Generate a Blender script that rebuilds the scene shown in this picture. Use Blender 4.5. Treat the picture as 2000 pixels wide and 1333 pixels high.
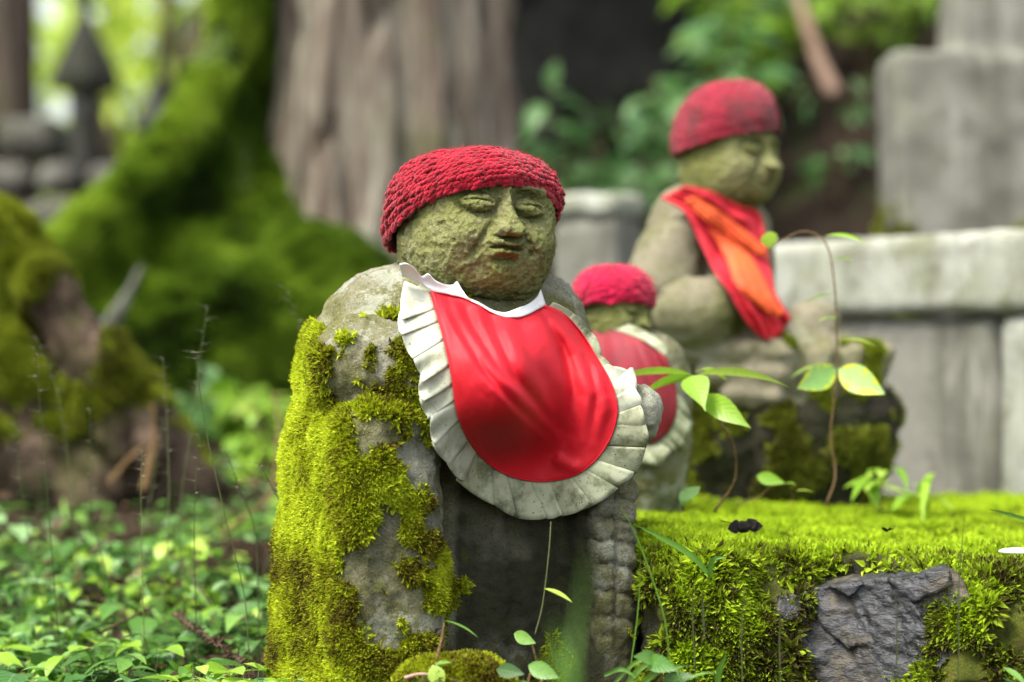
import bpy, math, random
import numpy as np
from mathutils import Vector, Matrix

for _o in list(bpy.data.objects):
    bpy.data.objects.remove(_o, do_unlink=True)
scene = bpy.context.scene

# ------------------------------------------------------------------ camera, sky, sun, exposure
CAM_Z, LENS = 0.36, 85.0
cam = bpy.data.cameras.new("camera")
cam.lens = LENS; cam.sensor_width = 36.0; cam.clip_start = 0.05; cam.clip_end = 600.0
cam.dof.use_dof = True; cam.dof.focus_distance = 2.34; cam.dof.aperture_fstop = 2.7
cam_o = bpy.data.objects.new("camera", cam); scene.collection.objects.link(cam_o)
cam_o.location = (0, 0, CAM_Z); cam_o.rotation_euler = (math.radians(90), 0, 0)
scene.camera = cam_o

SUN_EL, SUN_AZ = math.radians(60), math.radians(230)      # azimuth clockwise from +Y: behind the camera, to its left
world = bpy.data.worlds.new("World"); scene.world = world; world.use_nodes = True
wn = world.node_tree; wn.nodes.clear()
sky = wn.nodes.new("ShaderNodeTexSky"); sky.sky_type = 'NISHITA'; sky.sun_disc = False
sky.sun_elevation = SUN_EL; sky.sun_rotation = SUN_AZ; sky.altitude = 300
sky.air_density = 1.0; sky.dust_density = 5.0; sky.ozone_density = 0.6
hs = wn.nodes.new("ShaderNodeHueSaturation"); hs.inputs["Saturation"].default_value = 0.35
bg = wn.nodes.new("ShaderNodeBackground"); bg.inputs["Strength"].default_value = 0.12
wo = wn.nodes.new("ShaderNodeOutputWorld")
wn.links.new(sky.outputs[0], hs.inputs["Color"]); wn.links.new(hs.outputs[0], bg.inputs[0]); wn.links.new(bg.outputs[0], wo.inputs[0])

sun = bpy.data.lights.new("sun", 'SUN'); sun.energy = 1.5; sun.angle = math.radians(22); sun.color = (1.0, 0.93, 0.80)
sun_o = bpy.data.objects.new("sun", sun); scene.collection.objects.link(sun_o)
_d = Vector((math.sin(SUN_AZ) * math.cos(SUN_EL), math.cos(SUN_AZ) * math.cos(SUN_EL), math.sin(SUN_EL)))
sun_o.rotation_euler = (-_d).to_track_quat('-Z', 'Y').to_euler(); sun_o.location = _d * 30

vs = scene.view_settings
vs.view_transform = 'Standard'; vs.look = 'None'; vs.gamma = 1.0; vs.use_curve_mapping = False; vs.exposure = 1.85
scene.cycles.use_denoising = True
scene.cycles.max_bounces = 6; scene.cycles.diffuse_bounces = 3; scene.cycles.glossy_bounces = 2
scene.cycles.transmission_bounces = 3; scene.cycles.transparent_max_bounces = 4
scene.cycles.caustics_reflective = False; scene.cycles.caustics_refractive = False

# ------------------------------------------------------------------ helpers: numbers
rng = np.random.default_rng(11); random.seed(11)
FPX = LENS / 36.0 * 2000.0
def W(px, py, Y):
    """the point of the place that stands Y metres in front of the camera at that spot of the 2000 x 1333 photograph"""
    return np.array([(px - 1000.0) / FPX * Y, Y, CAM_Z - (py - 667.0) / FPX * Y])
def pxpy(V):
    return 1000 + V[:, 0] / V[:, 1] * FPX, 667 - (V[:, 2] - CAM_Z) / V[:, 1] * FPX
_lat = np.random.default_rng(5).random((48, 48, 48)).astype(np.float32)
def vnoise(P, f, seed=0):
    q = np.asarray(P, dtype=np.float64) * f + seed * 7.31
    i = np.floor(q).astype(np.int64); t = (q - i); t = t * t * (3 - 2 * t)
    i0 = i % 48; i1 = (i + 1) % 48
    x0, y0, z0 = i0[..., 0], i0[..., 1], i0[..., 2]; x1, y1, z1 = i1[..., 0], i1[..., 1], i1[..., 2]
    tx, ty, tz = t[..., 0], t[..., 1], t[..., 2]
    a = _lat[x0, y0, z0] * (1 - tx) + _lat[x1, y0, z0] * tx
    b = _lat[x0, y1, z0] * (1 - tx) + _lat[x1, y1, z0] * tx
    c = _lat[x0, y0, z1] * (1 - tx) + _lat[x1, y0, z1] * tx
    d = _lat[x0, y1, z1] * (1 - tx) + _lat[x1, y1, z1] * tx
    return (a * (1 - ty) + b * ty) * (1 - tz) + (c * (1 - ty) + d * ty) * tz      # 0..1
def fbm(P, f, octv=3, seed=0):
    s = 0; a = 0.5; tot = 0
    for k in range(octv):
        s = s + a * vnoise(P, f * 2 ** k, seed + k); tot += a; a *= 0.5
    return s / tot
def sstep(a, b, x):
    t = np.clip((x - a) / (b - a), 0, 1); return t * t * (3 - 2 * t)
def smin(a, b, k):
    h = np.clip(0.5 + 0.5 * (b - a) / k, 0, 1); return b * (1 - h) + a * h - k * h * (1 - h)
def smax(a, b, k): return -smin(-a, -b, k)
def ell(x, y, z, c, r):
    a, b, d = (x - c[0]) / r[0], (y - c[1]) / r[1], (z - c[2]) / r[2]
    k0 = np.sqrt(a * a + b * b + d * d) + 1e-9
    k1 = np.sqrt((a / r[0]) ** 2 + (b / r[1]) ** 2 + (d / r[2]) ** 2) + 1e-9
    return k0 * (k0 - 1) / k1
def sup(x, y, z, c, r, n=2.5):
    q = (np.abs((x - c[0]) / r[0]) ** n + np.abs((y - c[1]) / r[1]) ** n + np.abs((z - c[2]) / r[2]) ** n) ** (1 / n)
    return (q - 1) * min(r)
def cap(x, y, z, a, b, ra, rb=None):
    rb = ra if rb is None else rb
    a = np.asarray(a, float); b = np.asarray(b, float); ab = b - a
    t = np.clip(((x - a[0]) * ab[0] + (y - a[1]) * ab[1] + (z - a[2]) * ab[2]) / (ab @ ab + 1e-12), 0, 1)
    return np.sqrt((x - a[0] - t * ab[0]) ** 2 + (y - a[1] - t * ab[1]) ** 2 + (z - a[2] - t * ab[2]) ** 2) - (ra + (rb - ra) * t)
def rbox(x, y, z, c, h, r):
    qx, qy, qz = np.abs(x - c[0]) - h[0] + r, np.abs(y - c[1]) - h[1] + r, np.abs(z - c[2]) - h[2] + r
    return np.sqrt(np.maximum(qx, 0) ** 2 + np.maximum(qy, 0) ** 2 + np.maximum(qz, 0) ** 2) + np.minimum(np.maximum(qx, np.maximum(qy, qz)), 0) - r
_CO = np.array([[i, j, k] for i in (0, 1) for j in (0, 1) for k in (0, 1)])
def surface(f, lo, hi, h):
    """closed quad mesh of the zero level of the distance function f"""
    lo = np.asarray(lo, float); n = np.ceil((np.asarray(hi, float) - lo) / h).astype(int) + 1
    ax = [(lo[i] + h * np.arange(n[i])).astype(np.float32) for i in range(3)]
    X, Y, Z = np.meshgrid(*ax, indexing='ij')
    V = f(X, Y, Z).astype(np.float32); S = V < 0
    m = np.zeros(tuple(n - 1), np.int8)
    for c in _CO:
        m += S[c[0]:n[0] - 1 + c[0], c[1]:n[1] - 1 + c[1], c[2]:n[2] - 1 + c[2]]
    idx = np.argwhere((m > 0) & (m < 8)); vid = np.full(tuple(n - 1), -1, np.int64); vid[tuple(idx.T)] = np.arange(len(idx))
    acc = np.zeros((len(idx), 3)); cnt = np.zeros(len(idx))
    for c in _CO:
        for a in range(3):
            if c[a]: continue
            e = c.copy(); e[a] = 1
            va = V[tuple((idx + c).T)]; vb = V[tuple((idx + e).T)]; cr = (va < 0) != (vb < 0)
            t = np.where(cr, va / np.where(cr, va - vb, 1), 0)
            p = np.repeat(c[None].astype(float), len(idx), 0); p[:, a] += t
            acc[cr] += p[cr]; cnt[cr] += 1
    P = lo + h * (idx + acc / cnt[:, None])
    quads = []
    for a in range(3):
        b, c = (a + 1) % 3, (a + 2) % 3
        s0 = [slice(None)] * 3; s1 = [slice(None)] * 3; s0[a] = slice(0, -1); s1[a] = slice(1, None)
        ed = np.argwhere(S[tuple(s0)] != S[tuple(s1)])
        ed = ed[(ed[:, b] > 0) & (ed[:, c] > 0) & (ed[:, b] < n[b] - 1) & (ed[:, c] < n[c] - 1)]
        inside = S[tuple(ed.T)]
        def cell(db, dc):
            q = ed.copy(); q[:, b] -= db; q[:, c] -= dc; return vid[tuple(q.T)]
        q = np.stack([cell(0, 0), cell(1, 0), cell(1, 1), cell(0, 1)], 1)
        q[~inside] = q[~inside][:, ::-1]
        quads.append(q)
    Q = np.concatenate(quads); Q = Q[(Q >= 0).all(1)]
    return P, Q
def vnormals(V, Q):
    if Q.shape[1] == 4: fn = np.cross(V[Q[:, 2]] - V[Q[:, 0]], V[Q[:, 3]] - V[Q[:, 1]])
    else: fn = np.cross(V[Q[:, 1]] - V[Q[:, 0]], V[Q[:, 2]] - V[Q[:, 0]])
    N = np.zeros_like(V)
    for k in range(Q.shape[1]): np.add.at(N, Q[:, k], fn)
    return N / (np.linalg.norm(N, axis=1, keepdims=True) + 1e-12)
def roughen(V, Q, *octaves, seed=0):
    N = vnormals(V, Q); d = 0
    for k, (f, a) in enumerate(octaves): d = d + a * (vnoise(V, f, seed + k) - 0.5) * 2
    return V + N * d[:, None]
def sample(V, Q, n, w=None, seed=1):
    """n random points on the mesh, denser where the vertex weight w is high"""
    r = np.random.default_rng(seed)
    T = np.concatenate([Q[:, [0, 1, 2]], Q[:, [0, 2, 3]]]) if Q.shape[1] == 4 else Q
    cr = np.cross(V[T[:, 1]] - V[T[:, 0]], V[T[:, 2]] - V[T[:, 0]]); A = np.linalg.norm(cr, axis=1)
    if w is not None: A = A * w[T].mean(1)
    pick = np.searchsorted(np.cumsum(A) / A.sum(), r.random(n)); pick = np.minimum(pick, len(T) - 1)
    u, v = r.random(n), r.random(n); f = u + v > 1; u[f], v[f] = 1 - u[f], 1 - v[f]
    t = T[pick]; P = V[t[:, 0]] + u[:, None] * (V[t[:, 1]] - V[t[:, 0]]) + v[:, None] * (V[t[:, 2]] - V[t[:, 0]])
    N = cr[pick] / (np.linalg.norm(cr[pick], axis=1, keepdims=True) + 1e-12)
    return P, N
def unit(a): return a / (np.linalg.norm(a, axis=-1, keepdims=True) + 1e-12)

# ------------------------------------------------------------------ helpers: objects
def wmat(o):
    m = o.matrix_basis.copy()
    while o.parent is not None:
        o = o.parent; m = o.matrix_basis @ m
    return m
def tag(o, label=None, cat=None, group=None, kind=None):
    for k, v in (("label", label), ("category", cat), ("group", group), ("kind", kind)):
        if v: o[k] = v
    return o
def empty(name, loc, rz=0.0, label=None, cat=None, group=None):
    o = bpy.data.objects.new(name, None); scene.collection.objects.link(o)
    o.location = tuple(float(a) for a in loc); o.rotation_euler = (0, 0, rz); o.empty_display_size = 0.05
    return tag(o, label, cat, group)
def mesh_data(name, V, F, mat, smooth=True, attrs=None, uv=None):
    me = bpy.data.meshes.new(name); V = np.asarray(V, np.float32)
    Fs = [np.asarray(f, np.int32) for f in (F if isinstance(F, list) else [F])]
    loops = np.concatenate([f.ravel() for f in Fs]); cnt = np.concatenate([np.full(len(f), f.shape[1], np.int32) for f in Fs])
    me.vertices.add(len(V)); me.vertices.foreach_set("co", V.ravel())
    me.loops.add(len(loops)); me.loops.foreach_set("vertex_index", loops)
    me.polygons.add(len(cnt)); me.polygons.foreach_set("loop_start", np.concatenate([[0], np.cumsum(cnt)[:-1]]).astype(np.int32))
    me.polygons.foreach_set("use_smooth", np.full(len(cnt), bool(smooth)))
    for k, a in (attrs or {}).items():
        at = me.attributes.new(k, 'FLOAT', 'POINT'); at.data.foreach_set("value", np.asarray(a, np.float32))
    if uv is not None:
        l = me.uv_layers.new(name="UVMap"); l.data.foreach_set("uv", np.asarray(uv, np.float32)[loops].ravel())
    me.update(calc_edges=True); me.validate()
    if mat is not None: me.materials.append(mat)
    return me
def mobj(name, V, F, mat, parent=None, smooth=True, attrs=None, uv=None, solid=0.0, kind=None, label=None, cat=None, group=None):
    """one mesh object from points given in the place's own metres"""
    V = np.asarray(V, float)
    if parent is not None:
        m = np.array(wmat(parent).inverted()); V = V @ m[:3, :3].T + m[:3, 3]
    o = bpy.data.objects.new(name, mesh_data(name, V, F, mat, smooth, attrs, uv)); scene.collection.objects.link(o)
    if parent is not None: o.parent = parent
    if solid:
        s = o.modifiers.new("thickness", 'SOLIDIFY'); s.thickness = solid; s.offset = 0
    return tag(o, label, cat, group, kind)
class Bag:
    """collects vertex and face arrays into one mesh"""
    def __init__(s): s.V, s.F4, s.F3, s.n, s.A, s.U = [], [], [], 0, {}, []
    def add(s, V, F, uv=None, **attrs):
        F = np.asarray(F); (s.F4 if F.shape[1] == 4 else s.F3).append(F + s.n); s.V.append(V); s.n += len(V)
        s.U.append(uv if uv is not None else np.zeros((len(V), 2)))
        for k, a in attrs.items(): s.A.setdefault(k, []).append(np.broadcast_to(np.asarray(a, float), (len(V),)))
    def out(s):
        F = ([np.concatenate(s.F4)] if s.F4 else []) + ([np.concatenate(s.F3)] if s.F3 else [])
        return np.concatenate(s.V), F, {k: np.concatenate(a) for k, a in s.A.items()}, np.concatenate(s.U)
    def obj(s, name, mat, parent=None, **kw):
        V, F, A, U = s.out(); return mobj(name, V, F, mat, parent, attrs=A, uv=U, **kw)
def gridF(nu, nv, close=False):
    i = np.arange(nu if close else nu - 1)[:, None]; j = np.arange(nv - 1)[None]
    a = i * nv + j; b = ((i + 1) % nu) * nv + j
    return np.stack([a, b, b + 1, a + 1], -1).reshape(-1, 4)
def tube(pts, rad, n=6):
    """tapered tube along a polyline"""
    P = np.asarray(pts, float); m = len(P); R = np.broadcast_to(np.asarray(rad, float), (m,))
    T = unit(np.gradient(P, axis=0)); up = np.array([0.31, 0.87, 0.39]); A = unit(np.cross(T, up)); B = np.cross(T, A)
    th = np.arange(n) / n * 2 * np.pi
    V = P[None] + R[None, :, None] * (np.cos(th)[:, None, None] * A[None] + np.sin(th)[:, None, None] * B[None])
    V = V.reshape(-1, 3); F = gridF(n, m, True)
    V = np.concatenate([V, P[:1], P[-1:]]); i = np.arange(n)
    c0 = np.stack([i * m, np.full(n, n * m), ((i + 1) % n) * m, ((i + 1) % n) * m], 1)[:, :3]
    c1 = np.stack([i * m + m - 1, ((i + 1) % n) * m + m - 1, np.full(n, n * m + 1)], 1)
    return V, F, np.concatenate([c0, c1])
def curve(pts, n=24):
    """smooth line through the points (Catmull-Rom)"""
    P = np.asarray(pts, float); P = np.concatenate([2 * P[:1] - P[1:2], P, 2 * P[-1:] - P[-2:-1]])
    t = np.linspace(0, len(P) - 3 - 1e-6, n); i = t.astype(int); u = (t - i)[:, None]
    a, b, c, d = P[i], P[i + 1], P[i + 2], P[i + 3]
    return 0.5 * (2 * b + (c - a) * u + (2 * a - 5 * b + 4 * c - d) * u ** 2 + (3 * b - a - 3 * c + d) * u ** 3)
def add_tube(bag, pts, rad, n=6, **attrs):
    V, F, T = tube(pts, rad, n); bag.add(V, F, **attrs); bag.F3.append(T + bag.n - len(V))
def tube_obj(name, pts, rad, mat, parent=None, n=6, **kw):
    b = Bag(); add_tube(b, pts, rad, n, rnd=random.random()); return b.obj(name, mat, parent, **kw)
def block(c, h, rz=0.0, bev=0.01):
    """bevelled box: corners cut, 24 vertices"""
    c = np.asarray(c, float); V = []; F = []
    x, y, z = h; b = min(bev, 0.45 * min(h))
    pts = [(sx, sy, sz, a) for sx in (-1, 1) for sy in (-1, 1) for sz in (-1, 1) for a in range(3)]
    for sx, sy, sz, a in pts:
        V.append([sx * (x - (b if a != 0 else 0)), sy * (y - (b if a != 1 else 0)), sz * (z - (b if a != 2 else 0))])
    V = np.array(V); I = {(sx, sy, sz, a): i for i, (sx, sy, sz, a) in enumerate(pts)}
    Q, T = [], []
    for a in range(3):
        o = [k for k in range(3) if k != a]
        for s in (-1, 1):
            q = []
            for p, r in ((-1, -1), (1, -1), (1, 1), (-1, 1)):
                k = [0, 0, 0]; k[a] = s; k[o[0]] = p; k[o[1]] = r; q.append(I[(*k, a)])
            Q.append(q)
    for a in range(3):
        o = [k for k in range(3) if k != a]
        for p in (-1, 1):
            for r in (-1, 1):
                q = []
                for s, w in ((-1, 0), (1, 0), (1, 1), (-1, 1)):
                    k = [0, 0, 0]; k[a] = s; k[o[0]] = p; k[o[1]] = r; q.append(I[(*k, o[w])])
                Q.append(q)
    for sx in (-1, 1):
        for sy in (-1, 1):
            for sz in (-1, 1): T.append([I[(sx, sy, sz, a)] for a in range(3)])
    Q, T = np.array(Q), np.array(T)
    for F in (Q, T):
        for f in F:
            nn = np.cross(V[f[1]] - V[f[0]], V[f[2]] - V[f[0]])
            if nn @ V[f].mean(0) < 0: f[:] = f[::-1]
    R = np.array([[math.cos(rz), -math.sin(rz), 0], [math.sin(rz), math.cos(rz), 0], [0, 0, 1]])
    return V @ R.T + c, Q, T
def add_block(bag, c, h, rz=0.0, bev=0.01, **attrs):
    V, Q, T = block(c, h, rz, bev); bag.add(V, Q, **attrs); bag.F3.append(T + bag.n - len(V))
def block_obj(name, c, h, mat, parent=None, rz=0.0, bev=0.01, rough=0.0, sub=0.05, **kw):
    """a worn stone block: rounded box with an uneven skin"""
    if not rough:
        b = Bag(); add_block(b, c, h, rz, bev, rnd=random.random()); return b.obj(name, mat, parent, smooth=False, **kw)
    V, Q = surface(lambda x, y, z: rbox(x, y, z, (0, 0, 0), h, bev), -np.array(h) - 2 * sub, np.array(h) + 2 * sub, sub)
    V = roughen(V, Q, (3.0 / max(h), rough), (0.5 / sub, rough * 0.6), seed=int(abs(c[0]) * 100) % 17)
    R = np.array([[math.cos(rz), -math.sin(rz), 0], [math.sin(rz), math.cos(rz), 0], [0, 0, 1]])
    return mobj(name, V @ R.T + np.asarray(c), Q, mat, parent, **kw)
# ------------------------------------------------------------------ materials
class Mat:
    def __init__(s, name):
        s.m = bpy.data.materials.new(name); s.m.use_nodes = True; s.t = s.m.node_tree; s.t.nodes.clear()
        s.out = s.t.nodes.new("ShaderNodeOutputMaterial"); s.co = s.t.nodes.new("ShaderNodeTexCoord").outputs["Object"]
    def n(s, typ, props=None, **inp):
        nd = s.t.nodes.new("ShaderNode" + typ)
        for k, v in (props or {}).items(): setattr(nd, k, v)
        for k, v in inp.items():
            sk = nd.inputs[int(k[1:])] if k[0] == 'i' and k[1:].isdigit() else nd.inputs[k.replace("_", " ")]
            s.set(sk, v)
        return nd
    def set(s, sk, v):
        if hasattr(v, "is_output"): s.t.links.new(v, sk)
        elif isinstance(v, (tuple, list)) and len(v) == 3 and sk.type == 'RGBA': sk.default_value = (*v, 1)
        else: sk.default_value = v
    def noise(s, scale, detail=4, rough=0.55, vec=None, dist=0.0):
        return s.n("TexNoise", Vector=vec or s.co, Scale=scale, Detail=detail, Roughness=rough, Distortion=dist).outputs["Fac"]
    def stretch(s, v): return s.n("Mapping", Vector=s.co, Scale=v).outputs[0]
    def ramp(s, fac, stops, interp='LINEAR'):
        r = s.n("ValToRGB", Fac=fac); e = r.color_ramp.elements; r.color_ramp.interpolation = interp
        while len(e) < len(stops): e.new(0.5)
        for x, (p, c) in zip(e, stops): x.position = p; x.color = (*c, 1) if len(c) == 3 else c
        return r.outputs[0]
    def step(s, fac, a, b): return s.n("MapRange", {"interpolation_type": 'SMOOTHSTEP'}, Value=fac, From_Min=a, From_Max=b).outputs[0]
    def mix(s, f, a, b, mode='MIX'):
        n = s.n("Mix", {"data_type": 'RGBA', "blend_type": mode}); s.set(n.inputs[0], f); s.set(n.inputs[6], a); s.set(n.inputs[7], b)
        return n.outputs[2]
    def math(s, op, a, b=0.0):
        n = s.n("Math", {"operation": op}); s.set(n.inputs[0], a); s.set(n.inputs[1], b); return n.outputs[0]
    def attr(s, name): return s.n("Attribute", {"attribute_name": name}).outputs["Fac"]
    def up(s):
        g = s.n("NewGeometry").outputs["Normal"]; return s.n("SeparateXYZ", Vector=g).outputs[2]
    def bump(s, h, strength, dist, prev=None):
        n = s.n("Bump", Height=h, Strength=strength, Distance=dist)
        if prev is not None: s.set(n.inputs["Normal"], prev)
        return n.outputs[0]
    def finish(s, col, rough=0.8, normal=None, spec=0.35, trans=0.0, sheen=0.0, coat=0.0):
        b = s.n("BsdfPrincipled"); s.set(b.inputs["Base Color"], col); s.set(b.inputs["Roughness"], rough); s.set(b.inputs["Specular IOR Level"], spec)
        if normal is not None: s.set(b.inputs["Normal"], normal)
        if sheen: s.set(b.inputs["Sheen Weight"], sheen); s.set(b.inputs["Sheen Roughness"], 0.5)
        if coat: s.set(b.inputs["Coat Weight"], coat)
        o = b.outputs[0]
        if trans:
            t = s.n("BsdfTranslucent", Color=col); o = s.n("MixShader", Fac=trans, i1=o, i2=t.outputs[0]).outputs[0]
        s.t.links.new(o, s.out.inputs[0]); return s.m

def stone(name, grey, olive, dark, algae_shade=(0.40, 0.62), speck=0.5, bump=1.0, lichen=0.0, scale=1.0, rough=0.9, streak=0.0):
    m = Mat(name)
    big = m.noise(9 * scale, 5, 0.6); mid = m.noise(42 * scale, 5, 0.65); fine = m.noise(430 * scale, 4, 0.65)
    f = m.math('ADD', m.math('MULTIPLY', big, 0.62), m.math('MULTIPLY', mid, 0.38))
    c = m.mix(m.step(f, *algae_shade), grey, olive)
    c = m.mix(m.math('MULTIPLY', m.step(m.noise(26 * scale, 6, 0.7, dist=0.5), 0.55, 0.72), 0.8), c, dark)
    c = m.mix(m.math('MULTIPLY', m.step(fine, 0.50, 0.64), speck), c, dark)
    c = m.mix(m.math('MULTIPLY', m.step(m.noise(520 * scale, 2), 0.58, 0.70), speck * 0.7), c, tuple(min(1, 1.7 * g) for g in grey))
    if lichen:
        l = m.step(m.math('ADD', m.noise(15 * scale, 4, 0.5), m.math('MULTIPLY', m.noise(130 * scale, 4, 0.7), 0.35)), 0.74, 0.80); l = m.math('MULTIPLY', l, lichen)
        c = m.mix(l, c, m.ramp(mid, [(0.3, (0.30, 0.33, 0.24)), (0.7, (0.52, 0.54, 0.46))]))
    if streak:
        sv = m.stretch((1, 1, 0.16)); c = m.mix(m.math('MULTIPLY', m.step(m.noise(22 * scale, 5, 0.65, sv), 0.46, 0.66), streak), c, dark)
        c = m.mix(m.math('MULTIPLY', m.step(m.noise(30 * scale, 4, 0.6, m.stretch((1.3, 1, 0.25))), 0.56, 0.70), streak * 0.8), c, tuple(min(1, 1.5 * g_ + 0.03) for g_ in grey))
    c = m.mix(m.math('MULTIPLY', m.attr('algae_shade'), 0.95), c, m.ramp(mid, [(0.3, (0.012, 0.013, 0.005)), (0.6, (0.032, 0.034, 0.013)), (0.8, (0.065, 0.062, 0.036))]))  # dark algae colour, also carrying the painted shade of the front panel
    ms = m.attr("moss")
    c = m.mix(m.step(ms, 0.10, 0.62), c, m.ramp(mid, [(0.3, (0.035, 0.045, 0.006)), (0.55, (0.10, 0.12, 0.010)), (0.75, (0.13, 0.09, 0.025))]))
    nb = m.bump(m.noise(110 * scale, 6, 0.75), 0.85 * bump, 0.0060 / scale)
    nb = m.bump(fine, 0.9 * bump, 0.0026 / scale, nb)
    return m.finish(c, rough, nb, 0.25)

def mossy(name, stops, trans=0.25, rough=0.75):
    m = Mat(name); r = m.attr("rnd"); t = m.attr("tone")
    f = m.math('ADD', m.math('MULTIPLY', t, 0.68), m.math('MULTIPLY', r, 0.32))
    return m.finish(m.ramp(f, stops), rough, None, 0.2, trans)

def leafy(name, dark, mid, light, trans=0.35, rough=0.38, yellow=None, spec=0.45):
    m = Mat(name); r = m.attr("rnd")
    c = m.ramp(r, [(0.05, dark), (0.5, mid), (0.95, light)])
    uv = m.n("UVMap").outputs[0]; s = m.n("SeparateXYZ", Vector=uv)
    u = m.math('ABSOLUTE', m.math('SUBTRACT', s.outputs[0], 0.5))
    rib = m.step(u, 0.05, 0.0)
    vein = m.n("TexWave", {"wave_type": 'BANDS', "bands_direction": 'Y'}, Vector=m.n("CombineXYZ", X=0.0, Y=m.math('SUBTRACT', s.outputs[1], m.math('MULTIPLY', u, 0.5)), Z=0.0).outputs[0], Scale=2.6, Distortion=0.4).outputs["Fac"]
    c = m.mix(m.math('MULTIPLY', rib, 0.35), c, light)
    c = m.mix(m.math('MULTIPLY', m.step(vein, 0.75, 1.0), 0.18), c, light)
    c = m.mix(m.math('MULTIPLY', m.step(m.noise(180, 3), 0.45, 0.75), 0.35), c, dark)
    if yellow: c = m.mix(m.step(m.math('ADD', u, m.math('MULTIPLY', m.noise(60, 3), 1.2)), 0.86, 1.10), c, yellow)
    return m.finish(c, rough, m.bump(vein, 0.25, 0.0006), spec, trans)

def cloth(name, base, dark, rough=0.42, weave=0.25, dirt=None, dirt_amt=0.0, spec=0.5, sheen=0.0, wscale=700):
    m = Mat(name); n = m.noise(14, 4)
    c = m.mix(m.step(n, 0.35, 0.75), base, dark)
    if dirt:
        c = m.mix(m.math('MULTIPLY', m.step(m.noise(38, 6, 0.65), 0.42, 0.66), dirt_amt), c, dirt)
        c = m.mix(m.math('MULTIPLY', m.step(m.noise(330, 2), 0.66, 0.72), dirt_amt), c, tuple(0.25 * x for x in dirt))
        c = m.mix(m.math('MULTIPLY', m.step(m.noise(60, 4, 0.7, dist=1.0), 0.60, 0.70), dirt_amt * 0.6), c, tuple(0.45 * x for x in dirt))
    w = m.n("TexWave", {"wave_type": 'BANDS', "bands_direction": 'DIAGONAL'}, Vector=m.co, Scale=wscale, Distortion=0.5).outputs["Fac"]
    nb = m.bump(w, weave, 0.0004); nb = m.bump(m.noise(120, 4), 0.25, 0.0015, nb)
    return m.finish(c, m.math('ADD', rough, m.math('MULTIPLY', n, 0.12)), nb, spec, sheen=sheen)

def yarn(name, a, b, dirt=None, dirt_amt=0.0):
    m = Mat(name); r = m.attr("rnd")
    c = m.mix(r, a, b); c = m.mix(m.math('MULTIPLY', m.step(m.noise(35, 4), 0.45, 0.7), 0.45), c, tuple(0.55 * x for x in a))
    if dirt: c = m.mix(m.math('MULTIPLY', m.step(m.noise(16, 5, 0.65), 0.45, 0.62), dirt_amt), c, dirt)
    nb = m.bump(m.noise(900, 3, 0.7), 0.6, 0.0009)
    return m.finish(c, 0.95, nb, 0.1, sheen=0.25)

def bark(name, a, b, c3, moss=0.0, vstretch=0.12, scale=9.0):
    m = Mat(name); v = m.stretch((1, 1, vstretch)); n1 = m.noise(scale, 6, 0.65, v); n2 = m.noise(scale * 4, 5, 0.7, v)
    c = m.ramp(m.math('ADD', m.math('MULTIPLY', n1, 0.6), m.math('MULTIPLY', n2, 0.4)), [(0.36, a), (0.5, b), (0.62, c3)])
    c = m.mix(m.math('MULTIPLY', m.step(m.noise(5, 4), 0.52, 0.66), moss), c, (0.07, 0.10, 0.012))
    c = m.mix(m.step(m.attr("moss"), 0.35, 0.65), c, (0.05, 0.085, 0.01))
    return m.finish(c, 0.9, m.bump(n2, 0.9, 0.01), 0.2)

M = {}
M['statue'] = stone("weathered_stone", (0.33, 0.32, 0.25), (0.16, 0.16, 0.055), (0.055, 0.052, 0.028), (0.38, 0.60), 0.5, 1.0, 0.6)
M['face'] = stone("algae_stone", (0.255, 0.25, 0.125), (0.175, 0.19, 0.048), (0.072, 0.070, 0.032), (0.34, 0.60), 0.5, 0.85)
M['seated'] = stone("brown_stone", (0.28, 0.25, 0.18), (0.14, 0.145, 0.055), (0.055, 0.05, 0.03), (0.40, 0.66), 0.3, 0.9, 0.25)
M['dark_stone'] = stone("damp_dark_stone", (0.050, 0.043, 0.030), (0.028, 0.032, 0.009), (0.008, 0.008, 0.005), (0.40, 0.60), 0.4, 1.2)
M['wall_stone'] = stone("grey_granite", (0.225, 0.222, 0.190), (0.17, 0.178, 0.132), (0.105, 0.104, 0.080), (0.42, 0.70), 0.25, 0.7, 0.0, 0.6, 0.9, 0.7)
M['rail_stone'] = stone("lichened_granite", (0.42, 0.44, 0.38), (0.22, 0.235, 0.15), (0.10, 0.095, 0.06), (0.46, 0.66), 0.25, 0.8, 0.5, 0.6, 0.9, 0.3)
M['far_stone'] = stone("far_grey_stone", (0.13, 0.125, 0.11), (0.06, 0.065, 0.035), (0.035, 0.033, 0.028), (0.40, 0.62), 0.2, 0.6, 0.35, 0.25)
m = Mat("wet_slate"); rv = m.n("Mapping", Vector=m.co, Rotation=(0.3, 0.75, 0.2), Scale=(1, 1, 2.2)).outputs[0]; n1 = m.noise(34, 6, 0.7, rv); n2 = m.noise(16, 4, 0.6); n3 = m.noise(300, 4, 0.7)
c = m.ramp(n1, [(0.32, (0.007, 0.0075, 0.008)), (0.50, (0.026, 0.028, 0.031)), (0.66, (0.060, 0.065, 0.074)), (0.82, (0.18, 0.19, 0.205))])
c = m.mix(m.math('MULTIPLY', m.step(n2, 0.50, 0.64), 0.75), c, (0.085, 0.066, 0.032)); c = m.mix(m.math('MULTIPLY', m.step(n3, 0.55, 0.7), 0.5), c, (0.012, 0.012, 0.012))
nb = m.bump(n1, 1.0, 0.006); nb = m.bump(n3, 0.6, 0.0015, nb)
M['slate'] = m.finish(c, m.ramp(n2, [(0.3, (0.22,) * 3), (0.7, (0.6,) * 3)]), nb, 0.6)
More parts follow.
